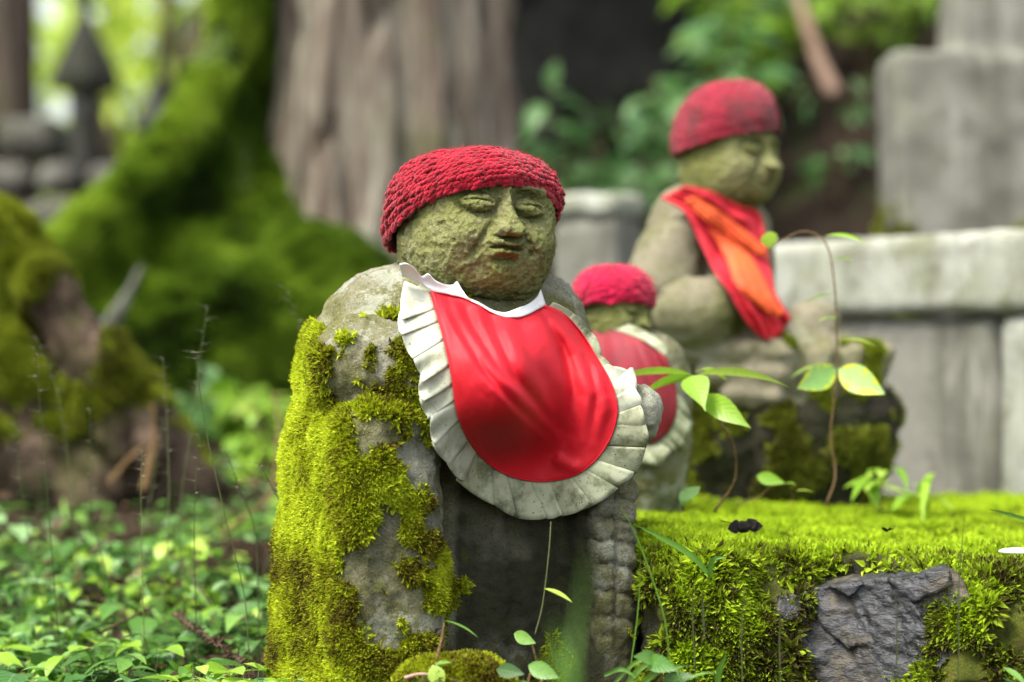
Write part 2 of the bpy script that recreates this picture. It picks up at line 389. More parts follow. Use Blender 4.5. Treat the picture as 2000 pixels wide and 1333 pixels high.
M['moss'] = mossy("statue_moss", [(0.14, (0.055, 0.042, 0.010)), (0.28, (0.17, 0.13, 0.014)), (0.42, (0.28, 0.32, 0.012)), (0.62, (0.44, 0.53, 0.015)), (0.85, (0.62, 0.70, 0.05))], 0.35)
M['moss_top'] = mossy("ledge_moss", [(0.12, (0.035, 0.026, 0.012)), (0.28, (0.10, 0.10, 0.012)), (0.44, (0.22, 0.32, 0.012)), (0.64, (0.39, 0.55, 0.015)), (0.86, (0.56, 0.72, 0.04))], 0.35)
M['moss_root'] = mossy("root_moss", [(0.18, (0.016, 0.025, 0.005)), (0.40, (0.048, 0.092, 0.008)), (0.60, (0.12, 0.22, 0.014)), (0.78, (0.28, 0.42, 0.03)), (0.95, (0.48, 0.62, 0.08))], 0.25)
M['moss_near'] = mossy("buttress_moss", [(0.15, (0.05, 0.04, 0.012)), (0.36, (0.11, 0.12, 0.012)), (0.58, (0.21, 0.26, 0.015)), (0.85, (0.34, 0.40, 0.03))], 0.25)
M['leaf'] = leafy("ground_leaf", (0.035, 0.095, 0.016), (0.085, 0.22, 0.036), (0.20, 0.38, 0.075))
M['leaf_bright'] = leafy("bright_leaf", (0.16, 0.33, 0.02), (0.27, 0.47, 0.04), (0.42, 0.58, 0.10), 0.4)
M['leaf_yellow'] = leafy("variegated_leaf", (0.15, 0.34, 0.08), (0.24, 0.46, 0.12), (0.36, 0.56, 0.18), 0.35, 0.35, (0.55, 0.60, 0.03))
M['leaf_shrub'] = leafy("shrub_leaf", (0.07, 0.19, 0.05), (0.17, 0.37, 0.11), (0.34, 0.54, 0.24), 0.4, 0.3)
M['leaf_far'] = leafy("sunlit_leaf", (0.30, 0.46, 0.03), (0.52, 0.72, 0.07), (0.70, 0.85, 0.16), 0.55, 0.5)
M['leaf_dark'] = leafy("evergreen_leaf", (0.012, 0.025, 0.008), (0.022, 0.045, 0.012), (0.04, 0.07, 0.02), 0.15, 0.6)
M['dead'] = leafy("dead_leaf", (0.06, 0.035, 0.018), (0.14, 0.085, 0.04), (0.28, 0.19, 0.10), 0.2, 0.7)
M['blade'] = leafy("grass_blade", (0.06, 0.16, 0.02), (0.12, 0.28, 0.03), (0.22, 0.42, 0.06), 0.35, 0.4)
M['stalk'] = leafy("dry_stalk", (0.05, 0.07, 0.02), (0.08, 0.11, 0.03), (0.14, 0.16, 0.06), 0.1, 0.7)
M['spike'] = leafy("pale_spikelet", (0.14, 0.13, 0.09), (0.22, 0.20, 0.15), (0.36, 0.33, 0.28), 0.2, 0.7)
M['twig'] = bark("brown_twig", (0.05, 0.032, 0.02), (0.10, 0.065, 0.04), (0.19, 0.13, 0.085), 0, 1.0, 60)
M['vine'] = bark("tan_stem", (0.12, 0.07, 0.03), (0.22, 0.14, 0.06), (0.30, 0.20, 0.10), 0, 1.0, 60)
M['branch'] = bark("pale_branch", (0.20, 0.13, 0.09), (0.36, 0.24, 0.17), (0.48, 0.34, 0.26), 0, 0.5, 12)
M['cedar'] = bark("cedar_bark", (0.085, 0.060, 0.048), (0.20, 0.165, 0.125), (0.33, 0.32, 0.25), 0.35, 0.11, 13)
M['root_bark'] = bark("dark_root_bark", (0.025, 0.018, 0.012), (0.07, 0.048, 0.032), (0.14, 0.10, 0.075), 0.3, 0.4, 14)
M['far_bark'] = bark("far_trunk_bark", (0.06, 0.045, 0.035), (0.11, 0.085, 0.065), (0.16, 0.13, 0.10), 0.2, 0.1, 6)
M['soil'] = None
m = Mat("forest_floor"); n1 = m.noise(3, 6, 0.6); n2 = m.noise(45, 6, 0.7)
c = m.ramp(m.math('ADD', m.math('MULTIPLY', n1, 0.4), m.math('MULTIPLY', n2, 0.6)), [(0.34, (0.008, 0.006, 0.004)), (0.5, (0.028, 0.019, 0.013)), (0.66, (0.065, 0.045, 0.031))])
c = m.mix(m.math('MULTIPLY', m.step(m.noise(7, 5, 0.6), 0.54, 0.66), 0.8), c, (0.035, 0.055, 0.010))
M['soil'] = m.finish(c, 0.95, m.bump(n2, 0.8, 0.02), 0.15)
M['red'] = cloth("red_vinyl_cloth", (0.58, 0.0060, 0.018), (0.52, 0.0045, 0.014), 0.48, 0.3, spec=0.38)
M['red_old'] = cloth("faded_red_cloth", (0.23, 0.007, 0.018), (0.18, 0.005, 0.013), 0.65, 0.2, (0.09, 0.015, 0.02), 0.35)
M['red_scarf'] = cloth("red_scarf_cloth", (0.50, 0.008, 0.022), (0.38, 0.004, 0.013), 0.6, 0.15)
M['orange'] = cloth("orange_cloth", (0.66, 0.095, 0.015), (0.58, 0.045, 0.010), 0.6, 0.15)
M['white'] = cloth("white_cloth", (0.60, 0.62, 0.62), (0.52, 0.55, 0.54), 0.6, 0.1, (0.40, 0.41, 0.37), 0.35)
M['ruffle'] = cloth("stained_white_cloth", (0.38, 0.41, 0.27), (0.26, 0.30, 0.17), 0.6, 0.2, (0.10, 0.115, 0.052), 0.95)
M['ruffle_clean'] = cloth("cleaner_white_cloth", (0.48, 0.50, 0.40), (0.36, 0.40, 0.28), 0.6, 0.2, (0.20, 0.23, 0.13), 0.7)
M['fluff'] = yarn("loose_fibre", (0.45, 0.02, 0.04), (0.62, 0.06, 0.10))
M['yarn'] = yarn("red_yarn", (0.23, 0.0025, 0.012), (0.36, 0.0045, 0.022))
M['yarn_bright'] = yarn("crimson_yarn", (0.40, 0.003, 0.035), (0.52, 0.006, 0.060))
M['yarn_old'] = yarn("worn_red_yarn", (0.27, 0.014, 0.030), (0.36, 0.030, 0.055), (0.12, 0.04, 0.042), 0.7)
M['black'] = bark("black_dry_leaf", (0.006, 0.005, 0.005), (0.012, 0.010, 0.010), (0.03, 0.026, 0.026), 0, 1.0, 80)
m = Mat("white_petal"); M['petal'] = m.finish((0.82, 0.84, 0.86), 0.5)
# ------------------------------------------------------------------ growing things: moss tufts, leaves
def tufts(P, N, size, nb=5, spread=0.9, droop=0.0, width=0.28, seed=3):
    """nb kite-shaped moss leaves at every point: arrays for one mesh"""
    r = np.random.default_rng(seed); k = len(P); n = k * nb
    S = np.repeat(np.broadcast_to(size, (k,)), nb) * r.uniform(0.55, 1.25, n)
    Nn = np.repeat(N, nb, 0); Pp = np.repeat(P, nb, 0)
    d = unit(Nn + spread * r.normal(size=(n, 3)) * 0.6 + np.array([0, 0, -droop])); d = np.where(((d * Nn).sum(1) < 0.05)[:, None], unit(d + Nn * 0.8), d)
    w = unit(np.cross(d, r.normal(size=(n, 3)))); u = np.cross(w, d)
    Pp = Pp - Nn * (0.15 * S)[:, None]
    mid = Pp + d * (0.5 * S)[:, None] + u * (0.07 * S)[:, None]
    V = np.stack([Pp, mid - w * (width * S)[:, None], Pp + d * S[:, None] - u * (0.15 * S)[:, None], mid + w * (width * S)[:, None]], 1).reshape(-1, 3)
    F = np.arange(n * 4).reshape(-1, 4)
    return V, F, np.repeat(r.random(n), 4)
def moss_obj(name, P, N, size, tone, mat, parent, nb=5, spread=0.9, droop=0.0, width=0.28, seed=3):
    V, F, rn = tufts(P, N, size, nb, spread, droop, width, seed)
    return mobj(name, V, F, mat, parent, smooth=False, attrs={"rnd": rn, "tone": np.repeat(tone, nb * 4)}, kind="stuff")
def leaf(base, d, side, length, width, curl=0.25, fold=0.25, rows=7, tip=1.0, peak=0.42, wavy=0.0):
    """one leaf: three columns with a folded midrib, bending down towards the tip"""
    d = unit(np.asarray(d, float)); side = np.asarray(side, float); side = unit(side - d * (side @ d)); up = np.cross(side, d)
    if up[2] < 0: up = -up; side = -side
    t = np.linspace(0, 1, rows)
    w = np.where(t < peak, np.sin(t / peak * np.pi / 2) ** 0.75, np.cos((t - peak) / (1 - peak) * np.pi / 2) ** tip); w[0] = 0.04; w[-1] = 0.02
    ang = curl * t; cx = np.cumsum(np.cos(ang * 1.6)) / (rows - 1); cz = -np.cumsum(np.sin(ang * 1.6)) / (rows - 1)
    cx -= cx[0]; cz -= cz[0]
    mid = base + length * (cx[:, None] * d + cz[:, None] * up)
    e = 0.5 * width * w[:, None]; wv = wavy * width * np.sin(np.arange(rows) * 2.1)[:, None] * up
    L = mid - e * side + e * fold * up + wv; R = mid + e * side + e * fold * up - wv
    V = np.stack([L, mid, R], 0).reshape(-1, 3); F = gridF(3, rows)
    uv = np.stack([np.repeat([0, 0.5, 1.0], rows), np.tile(t, 3)], 1)
    return V, F, uv
def leaf_obj(name, base, d, length, width, mat, parent, side=None, rnd=None, **kw):
    side = np.cross(unit(np.asarray(d, float)), (0, 0, 1.0)) + 0.15 * rng.normal(size=3) if side is None else np.asarray(side, float)
    V, F, uv = leaf(np.asarray(base, float), d, side, length, width, rows=9, **kw)
    return mobj(name, V, F, mat, parent, uv=uv, attrs={"rnd": np.full(len(V), rng.random() if rnd is None else rnd)})

# ------------------------------------------------------------------ the ground
def ground_z(x, y):
    x = np.asarray(x, float); y = np.asarray(y, float)
    z = 0.098 * np.clip(y - 2.5, 0, 2.8) + 0.02 * np.clip(y - 5.3, 0, 100)
    hill = sstep(0.0, 1.6, x + 0.12 * (y - 5.0) - 0.1) * np.clip(y - 5.3, 0, 14) * 0.62
    far = np.clip(y - 17, 0, 40) * 0.10
    P = np.stack([x, y, np.zeros_like(x)], -1)
    n = (fbm(P, 5.0, 3) - 0.5) * 0.05 * sstep(1.5, 2.6, y) + (fbm(P, 0.9, 2, 3) - 0.5) * 0.10 * sstep(3.5, 6.5, y)
    return z + hill + far + n - 0.012
gx = np.concatenate([np.linspace(-90, -3, 30)[:-1], np.linspace(-3, 3, 181), np.linspace(3, 90, 30)[1:]])
gy = np.concatenate([np.linspace(-40, 0.6, 14)[:-1], np.linspace(0.6, 7.5, 210), np.linspace(7.5, 24, 50)[1:], np.linspace(24, 140, 20)[1:]])
GX, GY = np.meshgrid(gx, gy, indexing='ij'); GZ = ground_z(GX, GY)
GZ = GZ + (fbm(np.stack([GX, GY, 0 * GX], -1), 26, 2, 8) - 0.5) * 0.022
mobj("ground", np.stack([GX, GY, GZ], -1).reshape(-1, 3), gridF(len(gx), len(gy)), M['soil'], kind="structure")
def gpt(x, y): return np.array([x, y, float(ground_z(x, y))])

# ------------------------------------------------------------------ the mossy ledge the statues stand on
LED_Z = 0.150
def ledge_sdf(x, y, z):
    front = 2.335 + 0.03 * np.sin(x * 9.0) + 0.02 * np.sin(x * 23 + 1)
    left = 0.128 - 0.30 * sstep(2.55, 2.75, y)
    d = smax(front - y, left - x, 0.05); d = smax(d, x - 1.15, 0.05); d = smax(d, y - 3.36, 0.05)
    top = LED_Z - 0.012 * np.sin((x - 0.2) * 5) - 0.03 * sstep(0.05, 0.0, y - front)
    d = smax(d, z - top, 0.035); return smax(d, -0.08 - z, 0.02)
V, Q = surface(ledge_sdf, (-0.25, 2.2, -0.1), (1.2, 3.8, 0.22), 0.0090)
px, py = pxpy(V)
N0 = vnormals(V, Q); fronty = sstep(0.3, 0.75, -N0[:, 1])
V = V + N0 * ((fbm(V, 22, 3, 2) - 0.5) * 0.034 * (0.45 + fronty) + (fbm(V, 60, 2, 12) - 0.5) * 0.016 + (fbm(V, 7, 2, 9) - 0.5) * 0.03 * fronty)[:, None]
bare = np.exp(-((px - 1700 + 60 * (fbm(V, 30, 2, 33) - 0.5)) / 98) ** 4 - ((py - 1225 + 90 * (fbm(V, 24, 2, 34) - 0.5)) / 128) ** 4)
bare = np.maximum(bare, np.exp(-((px - 1255) / 45) ** 2 - ((py - 1260) / 90) ** 2) * 0.9)
V[:, 1] += 0.032 * sstep(0.15, 0.8, np.exp(-((px - 1700) / 128) ** 4 - ((py - 1225) / 135) ** 4))
ledge_moss = np.clip(1 - 1.15 * bare - 0.55 * fronty * sstep(0.50, 0.66, fbm(V, 26, 3, 4)), 0, 1)
ledge = empty("mossy_ledge", W(1600, 1333, 2.6) * np.array([1, 1, 0]), 0, "long low rock ledge under a bright green moss carpet, right of the front statue", "rock ledge")
mobj("rock", V, Q, M['dark_stone'], ledge, attrs={"moss": ledge_moss * 0.9})
vis = np.maximum(sstep(1215, 1245, px), 0.25 * (V[:, 1] > 2.6)) * (px < 2250) * (V[:, 2] > -0.03) * (V[:, 1] < 3.6)
topness = sstep(0.45, 0.85, N0[:, 2])
P1, N1 = sample(V, Q, 54000, ledge_moss ** 2 * vis * topness, 21)
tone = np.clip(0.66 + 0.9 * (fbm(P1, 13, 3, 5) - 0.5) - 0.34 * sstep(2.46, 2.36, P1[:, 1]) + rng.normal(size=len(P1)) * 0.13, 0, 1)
keep = fbm(P1, 30, 2, 7) > 0.30
P1, N1, tone = P1[keep], N1[keep], tone[keep]
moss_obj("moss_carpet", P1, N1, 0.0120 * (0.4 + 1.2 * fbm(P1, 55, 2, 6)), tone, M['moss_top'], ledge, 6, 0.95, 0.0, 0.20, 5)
P1, N1 = sample(V, Q, 36000, ledge_moss ** 2 * vis * (1 - topness) * (0.5 + (V[:, 1] < 2.7)), 22)
f2 = fbm(P1, 24, 3, 12); keep = f2 > 0.46
P1, N1, f2 = P1[keep], N1[keep], f2[keep]
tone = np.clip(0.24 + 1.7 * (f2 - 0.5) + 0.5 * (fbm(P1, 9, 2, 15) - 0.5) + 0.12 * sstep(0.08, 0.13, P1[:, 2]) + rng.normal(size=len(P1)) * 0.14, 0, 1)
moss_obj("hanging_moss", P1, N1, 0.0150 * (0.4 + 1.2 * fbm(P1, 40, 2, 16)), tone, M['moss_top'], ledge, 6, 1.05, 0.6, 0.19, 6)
# the bare slate face: cleaved wedges standing proud of the ledge front
def slate_sdf(x, y, z):
    u, v = (x - 0.350) / 0.092, (z - 0.075) / 0.095
    d = 2.334 + 0.006 * np.sin(u * 2 + v) - y
    fr = 0.03 * np.sin(x * 9.0) + 0.02 * np.sin(x * 23 + 1); gs = np.random.default_rng(4); best = None; hgt = 0
    for k in range(34):
        cu, cv = gs.uniform(-1.1, 1.1), gs.uniform(-1.1, 1.1); dk = np.hypot((u - cu) * 1.3 + (v - cv) * 0.5, v - cv); hk = 2.340 + fr + gs.uniform(-0.004, 0.004) + (u - cu) * gs.uniform(-0.020, 0.020) + (v - cv) * gs.uniform(-0.010, 0.022)
        if best is None: best, hgt = dk, hk
        else: hgt = np.where(dk < best, hk, hgt); best = np.minimum(best, dk)
    d = np.maximum(hgt - y, z - 0.128 - 0.02 * u)
    d = np.maximum(d, (np.sqrt((np.abs(u) ** 3 + np.abs(v + 0.12) ** 3)) - 1.0) * 0.05)
    return np.maximum(d, y - 2.43)
V2, Q2 = surface(slate_sdf, (0.24, 2.30, -0.03), (0.46, 2.45, 0.18), 0.0024)
V2 = roughen(V2, Q2, (45, 0.0030), (120, 0.0020), (330, 0.0010), seed=3)
mobj("slate_face", V2, Q2, M['slate'], ledge, smooth=True, label="bare blue-grey slate face without moss")

# ------------------------------------------------------------------ stone wall, tombstone and posts behind on the right
fence = empty("stone_balustrade", gpt(*W(1780, 0, 3.85)[:2]), 0, "low stone balustrade with a pale lichened top rail on the right", "balustrade")
A, B = W(1380, 0, 4.22), W(2120, 0, 3.42); mid = (A + B) / 2; ln = np.linalg.norm((B - A)[:2]); rz = math.atan2(B[1] - A[1], B[0] - A[0])
dirv = np.array([math.cos(rz), math.sin(rz), 0]); nrm = np.array([math.sin(rz), -math.cos(rz), 0])
block_obj("top_rail", (mid[0], mid[1], 0.460), (ln / 2, 0.075, 0.060), M['rail_stone'], fence, rz, 0.008, 0.0035, 0.010)
for k, (t0, t1) in enumerate(((0.02, 0.42), (0.435, 0.855))):
    c = A + dirv * ln * (t0 + t1) / 2 + nrm * 0.018
    block_obj("panel", (c[0], c[1], 0.20), (ln * (t1 - t0) / 2, 0.035, 0.197), M['wall_stone'], fence, rz, 0.008, 0.004, 0.016)
c = A + dirv * ln * 0.915 + nrm * 0.012
block_obj("post", (c[0], c[1], 0.20), (0.042, 0.050, 0.197), M['rail_stone'], fence, rz, 0.008, 0.004, 0.014)
def stele(x, y, z):
    a = rbox(x, y, z, (0.21, 0, 0.50), (0.25, 0.12, 0.80), 0.008)          # lower, wider body
    b = rbox(x, y, z, (0.34, 0, 0.9), (0.26, 0.10, 0.75), 0.008)
    return smin(np.maximum(a, z - 0.92 + 0.10 * (x - 0.0)), b, 0.04)
V, Q = surface(stele, (-0.1, -0.2, -0.35), (0.7, 0.2, 1.75), 0.016)
V = roughen(V, Q, (9, 0.008), (30, 0.005), seed=4); o = W(1772, 667, 4.75); V = V + np.array([o[0], o[1], 0.0])
P0 = V.copy(); px, py = pxpy(V); mm = sstep(395, 440, py) * sstep(0.42, 0.55, fbm(V, 9, 2, 3))
st = empty("stone_monument", (o[0] + 0.25, o[1], 0.2), 0, "tall blank grey stone monument with a stepped shoulder behind the balustrade", "monument")
mobj("slab", V, Q, M['wall_stone'], st, attrs={"moss": mm})
P1, N1 = sample(V, Q, 2500, mm, 9); moss_obj("moss", P1, N1, 0.02, np.clip(0.45 + 0.8 * (fbm(P1, 12, 2) - 0.5), 0, 1), M['moss_near'], st)
pst = empty("stone_post", gpt(*W(1165, 0, 4.3)[:2]), 0.0, "squat square stone post with a pale cap, just right of the front statue's head", "stone post")
c = W(1168, 0, 4.3)
block_obj("shaft", (c[0], c[1], 0.28), (0.062, 0.06, 0.30), M['wall_stone'], pst, -0.45, 0.01, 0.004, 0.012)
block_obj("cap", (c[0] - 0.002, c[1], 0.598), (0.070, 0.068, 0.022), M['rail_stone'], pst, -0.45, 0.012, 0.004, 0.010)

# ------------------------------------------------------------------ trees
def trunk_mesh(base, r0, flare, h, seed, lean=(0, 0), nth=220, rib=0.035, top=0.55):
    th = np.arange(nth) / nth * 2 * np.pi; z = np.concatenate([np.linspace(-0.35, 2.2, 130), np.linspace(2.2, h, 30)[1:]])
    TH, Z = np.meshgrid(th, z, indexing='ij')
    R = r0 * (1 - (1 - top) * np.clip(Z, 0, h) / h) + flare * np.exp(-np.clip(Z - base[2], -0.2, 9) / 0.28)
    C = np.stack([np.cos(TH) * r0 * 1.0, np.sin(TH) * r0 * 1.0, Z * 0.14], -1)
    R = R + rib * (fbm(C, 17, 3, seed) - 0.5) * 2 + rib * 1.3 * (fbm(C, 5, 2, seed + 4) - 0.5)
    R = R - rib * 0.8 * np.exp(-((fbm(C, 11, 2, seed + 8) - 0.5) / 0.03) ** 2)
    V = np.stack([base[0] + R * np.cos(TH) + lean[0] * Z, base[1] + R * np.sin(TH) + lean[1] * Z, base[2] + Z], -1).reshape(-1, 3)
    return V, gridF(nth, len(z), True)
def crown(bag, c, r, n, size, seed, clump=0.28):
    g = np.random.default_rng(seed); k = max(6, n // 40)
    cc = g.normal(size=(k, 3)); cc = unit(cc) * (g.random((k, 1)) ** 0.45) * np.array(r) + np.array(c)
    pick = g.integers(0, k, n); P = cc[pick] + g.normal(size=(n, 3)) * clump * np.array([1, 1, 0.45])
    d = unit(g.normal(size=(n, 3)) + np.array([0, 0, -0.3])); s = unit(np.cross(d, g.normal(size=(n, 3)))); L = size * g.uniform(0.6, 1.3, n)
    V = np.stack([P, P + d * (L * .5)[:, None] - s * (L * .26)[:, None], P + d * L[:, None] + np.array([0, 0, -.1]) * L[:, None], P + d * (L * .5)[:, None] + s * (L * .26)[:, None]], 1).reshape(-1, 3)
    uv = np.tile([[0.5, 0], [0, .5], [0.5, 1], [1, .5]], (n, 1))
    bag.add(V, np.arange(n * 4).reshape(-1, 4), uv, rnd=np.repeat(g.random(n), 4))
# the big cedar with its mossy buttress root
cb = W(750, 0, 5.35); cb[2] = 0.12
cedar = empty("cedar_tree", cb, 0, "big grey-barked cedar with a mossy buttress root sweeping to the left", "tree")
V, F = trunk_mesh(cb, 0.262, 0.10, 13, 3, (0.012, 0.0), 300, 0.045); mobj("trunk", V, F, M['cedar'], cedar)
R0 = [((500, -200), 50, 5.25), ((462, 30), 46, 5.22), ((420, 150), 46, 5.18), ((360, 270), 46, 5.10), ((262, 375), 46, 5.02), ((165, 455), 42, 4.95), ((70, 530), 42, 4.9)]
FAN = [((560, -200), 5.4), ((565, 40), 5.4), ((565, 190), 5.38), ((560, 330), 5.3), ((500, 470), 5.15), ((380, 580), 5.05), ((230, 640), 4.97)]
FILL = [((600, 545), 115, 5.02), ((690, 575), 105, 4.98), ((470, 640), 120, 4.95), ((320, 660), 105, 4.95), ((590, 680), 120, 4.93), ((700, 690), 100, 4.93), ((190, 640), 80, 4.93), ((400, 760), 110, 4.92), ((510, 480), 90, 5.12), ((410, 560), 100, 5.03), ((560, 400), 80, 5.22)]
def root_sdf(x, y, z):
    d = None; s = 5.1 / FPX
    for (a, ra, ya), (b, rb, yb) in zip(R0[:-1], R0[1:]):
        c = cap(x, y, z, W(*a, ya), W(*b, yb), ra * s, rb * s); d = c if d is None else smin(d, c, 0.03)
    kk = np.linspace(0, len(R0) - 1, 19); ra_ = np.array([[*p, y_] for p, r_, y_ in R0]); fa_ = np.array([[*p, y_] for p, y_ in FAN])
    for q in kk:
        i = min(int(q), len(R0) - 2); t = q - i; A_ = ra_[i] * (1 - t) + ra_[i + 1] * t; B_ = fa_[i] * (1 - t) + fa_[i + 1] * t
        d = smin(d, cap(x, y, z, W(A_[0], A_[1], A_[2] + 0.05), W(B_[0], B_[1], B_[2] + 0.02), 38 * s, 50 * s), 0.035)
    for a, r, ya in FILL:
        e = ell(x, y, z, W(*a, ya + 0.05), (r * s * 0.95, r * s * 0.8, r * s * 0.95)); d = smin(d, e, 0.06)
    return d
V, Q = surface(root_sdf, (-1.25, 4.6, -0.15), (-0.12, 5.7, 1.35), 0.013)
V = roughen(V, Q, (6, 0.008), (16, 0.009), (45, 0.006), seed=6)
V, Q = V, Q; N0 = vnormals(V, Q)
rm = np.clip(0.75 + 0.9 * (fbm(V, 6, 3, 9) - 0.42), 0, 1)
mobj("buttress_root", V, Q, M['root_bark'], cedar, attrs={"moss": rm})
wv = rm ** 2 * sstep(0.35, -0.15, N0[:, 1])
def crest_tone(P):
    a, b_ = pxpy(P); d, sd, t_ = 1e9, 0, 0          # yellower crest moss, its tone raised to paint in the backlit rim
    for (p, r_, y_), (q, r2, y2) in zip(R0[:-1], R0[1:]):
        dx, dy = q[0] - p[0], q[1] - p[1]; t_ = np.clip(((a - p[0]) * dx + (b_ - p[1]) * dy) / (dx * dx + dy * dy), 0, 1); d = np.minimum(d, np.hypot(a - p[0] - t_ * dx, b_ - p[1] - t_ * dy))
    return 0.42 * np.exp(-(d / 42) ** 2)
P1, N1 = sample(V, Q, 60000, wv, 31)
tone = np.clip(0.52 + 1.6 * (fbm(P1, 9, 3, 13) - 0.5) + 0.26 * sstep(0.2, 0.8, N1[:, 2] - 0.4 * N1[:, 0]) + crest_tone(P1) + rng.normal(size=len(P1)) * 0.07, 0, 1)  # faces turned up and left get a lighter tone, as if backlit
keep = fbm(P1, 11, 3, 17) > 0.30
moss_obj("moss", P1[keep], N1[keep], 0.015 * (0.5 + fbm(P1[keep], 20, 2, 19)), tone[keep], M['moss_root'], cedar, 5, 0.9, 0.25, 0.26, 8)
b = Bag()
crown(b, (-0.2, 7.8, 7.6), (3.8, 2.6, 2.4), 8500, 0.34, 41, 0.5); b.obj("crown", M['leaf_dark'], cedar, kind="stuff")  # crown out of view, set back and thickened to shade the background
b = Bag()
for k in range(14):
    a = k * 2.4; z = 5.0 + 0.4 * k; add_tube(b, curve([(cb[0], cb[1], z), (cb[0] + math.cos(a) * 1.2, cb[1] + 0.8 + math.sin(a) * 1.0, z + 0.3), (cb[0] + math.cos(a) * 2.6, cb[1] + 1.4 + math.sin(a) * 2.0, z + 0.2)], 8), np.linspace(0.07, 0.015, 8), 5)
b.obj("limbs", M['far_bark'], cedar, kind="stuff")
# nearer tree on the left: only its root flare reaches into the picture
nb_ = W(-430, 0, 3.95); nb_[2] = 0.10
near = empty("root_flare_tree", nb_, 0, "dark tree at the left edge with a mossy root flare running down to the ground", "tree")
V, F = trunk_mesh(nb_, 0.22, 0.05, 11, 9, (-0.03, 0)); mobj("trunk", V, F, M['root_bark'], near)
Y = 3.75; s = Y / FPX
C1 = [((-260, 300), 110), ((-90, 450), 80), ((0, 480), 60), ((55, 545), 50), ((120, 640), 50), ((210, 715), 45), ((262, 775), 48), ((300, 870), 68), ((350, 960), 70), ((420, 1070), 55)]
C2 = [((-100, 600), 90), ((0, 740), 75), ((90, 860), 70), ((200, 960), 60)]
C3 = [((205, 690), 40), ((285, 800), 30), ((300, 880), 24), ((290, 960), 18)]
C4 = [((-60, 850), 70), ((60, 930), 40), ((160, 990), 30), ((250, 1030), 22)]
C5 = [((95, 560), 45), ((150, 660), 45), ((205, 790), 36), ((240, 880), 30)]
def near_sdf(x, y, z):
    d = None
    for ch, yo, k in ((C1, 0.0, 0.03), (C2, -0.04, 0.03), (C3, -0.085, 0.012), (C4, -0.10, 0.02), (C5, -0.07, 0.015)):
        for (a, ra), (b_, rb) in zip(ch[:-1], ch[1:]):
            c = cap(x, y, z, W(*a, Y + yo), W(*b_, Y + yo), ra * s, rb * s); d = c if d is None else smin(d, c, k)
    return d
V, Q = surface(near_sdf, (-1.15, 3.45, -0.1), (-0.35, 4.0, 0.80), 0.0095)
V = roughen(V, Q, (12, 0.010), (30, 0.008), (80, 0.004), seed=8); N0 = vnormals(V, Q)
Sk = np.stack([V[:, 0] * 0.75 + V[:, 2] * 0.66, V[:, 1], (V[:, 2] * 0.75 - V[:, 0] * 0.66) * 0.12], 1); V = V + N0 * ((fbm(Sk, 34, 3, 4) - 0.5) * 0.028)[:, None]
px, py = pxpy(V)
nm = np.clip(0.00 + 2.1 * (fbm(V, 10, 3, 5) - 0.45) + 0.35 * sstep(0.1, 0.7, N0[:, 2]) + 0.3 * np.exp(-((px - 250) / 60) ** 2 - ((py - 740) / 90) ** 2) - 0.45 * np.exp(-((px - 140) / 60) ** 2 - ((py - 640) / 80) ** 2) - 0.35 * np.exp(-((px - 70) / 70) ** 2 - ((py - 860) / 90) ** 2), 0, 1)
mobj("root", V, Q, M['root_bark'], near, attrs={"moss": nm})
P1, N1 = sample(V, Q, 26000, sstep(0.25, 0.8, nm) * (px > -60) * sstep(0.4, -0.1, N0[:, 1]), 33)
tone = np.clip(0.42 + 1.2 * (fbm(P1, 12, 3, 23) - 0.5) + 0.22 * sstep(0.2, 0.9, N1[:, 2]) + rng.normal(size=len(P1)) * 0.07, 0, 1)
moss_obj("moss", P1, N1, 0.015 * (0.5 + fbm(P1, 30, 2, 29)), tone, M['moss_near'], near, 5, 0.9, 0.25, 0.25, 9)
# other trunks further back
def plain_tree(px, Y, r, h, label, seed, cr=None, mat='far_bark', lean=(0, 0)):
    b0 = W(px, 0, Y); b0[2] = float(ground_z(b0[0], b0[1])) - 0.05
    t = empty("forest_tree", b0, 0, label, "tree", "trees of the forest behind")
    V, F = trunk_mesh(b0, r, r * 0.5, h, seed, lean, 90, r * 0.10); mobj("trunk", V, F, M[mat], t)
    if cr:
        bg_ = Bag(); crown(bg_, (b0[0] + lean[0] * cr[0], b0[1], cr[0]), (cr[1], cr[1], cr[2]), cr[3], cr[4], seed + 50, 0.4); bg_.obj("crown", M['leaf_dark'], t, kind="stuff")
    return t
plain_tree(5, 9.0, 0.125, 11, "slim brown trunk at the far left edge of the picture", 12, (7.5, 2.2, 1.8, 2500, 0.35))
plain_tree(1010, 9.6, 0.30, 13, "dark trunk half hidden behind the big cedar's right side", 15, (8.0, 3.0, 2.0, 4000, 0.4), 'root_bark')
# ------------------------------------------------------------------ far behind: lanterns, stone courses, boulder, shrubs
def square_lathe(c, prof, rz=0.0, n=4, tw=0.0):
    """stack of square (or n-sided) sections: prof = [(half width, z)]"""
    th = np.arange(n) / n * 2 * np.pi + math.pi / n + rz
    V = np.concatenate([[(c[0] + r * math.cos(t) / math.cos(math.pi / n), c[1] + r * math.sin(t) / math.cos(math.pi / n), c[2] + z) for r, z in prof] for t in th])
    m = len(prof); F = gridF(n, m, True); i = np.arange(n)
    caps = [np.stack([i * m + m - 1], 1).T, np.stack([(i * m)[::-1]], 1).T]
    return V, [F] + ([np.array(caps[0]), np.array(caps[1])])
def lathe_obj(name, c, prof, mat, parent, rz=0.0, n=4):
    V, F = square_lathe(c, prof, rz, n); return mobj(name, V, F, mat, parent, smooth=False)
m_l = stone('dark_lantern_stone', (0.07, 0.068, 0.06), (0.03, 0.034, 0.018), (0.018, 0.017, 0.014), (0.40, 0.62), 0.2, 0.6, 0.25, 0.25)
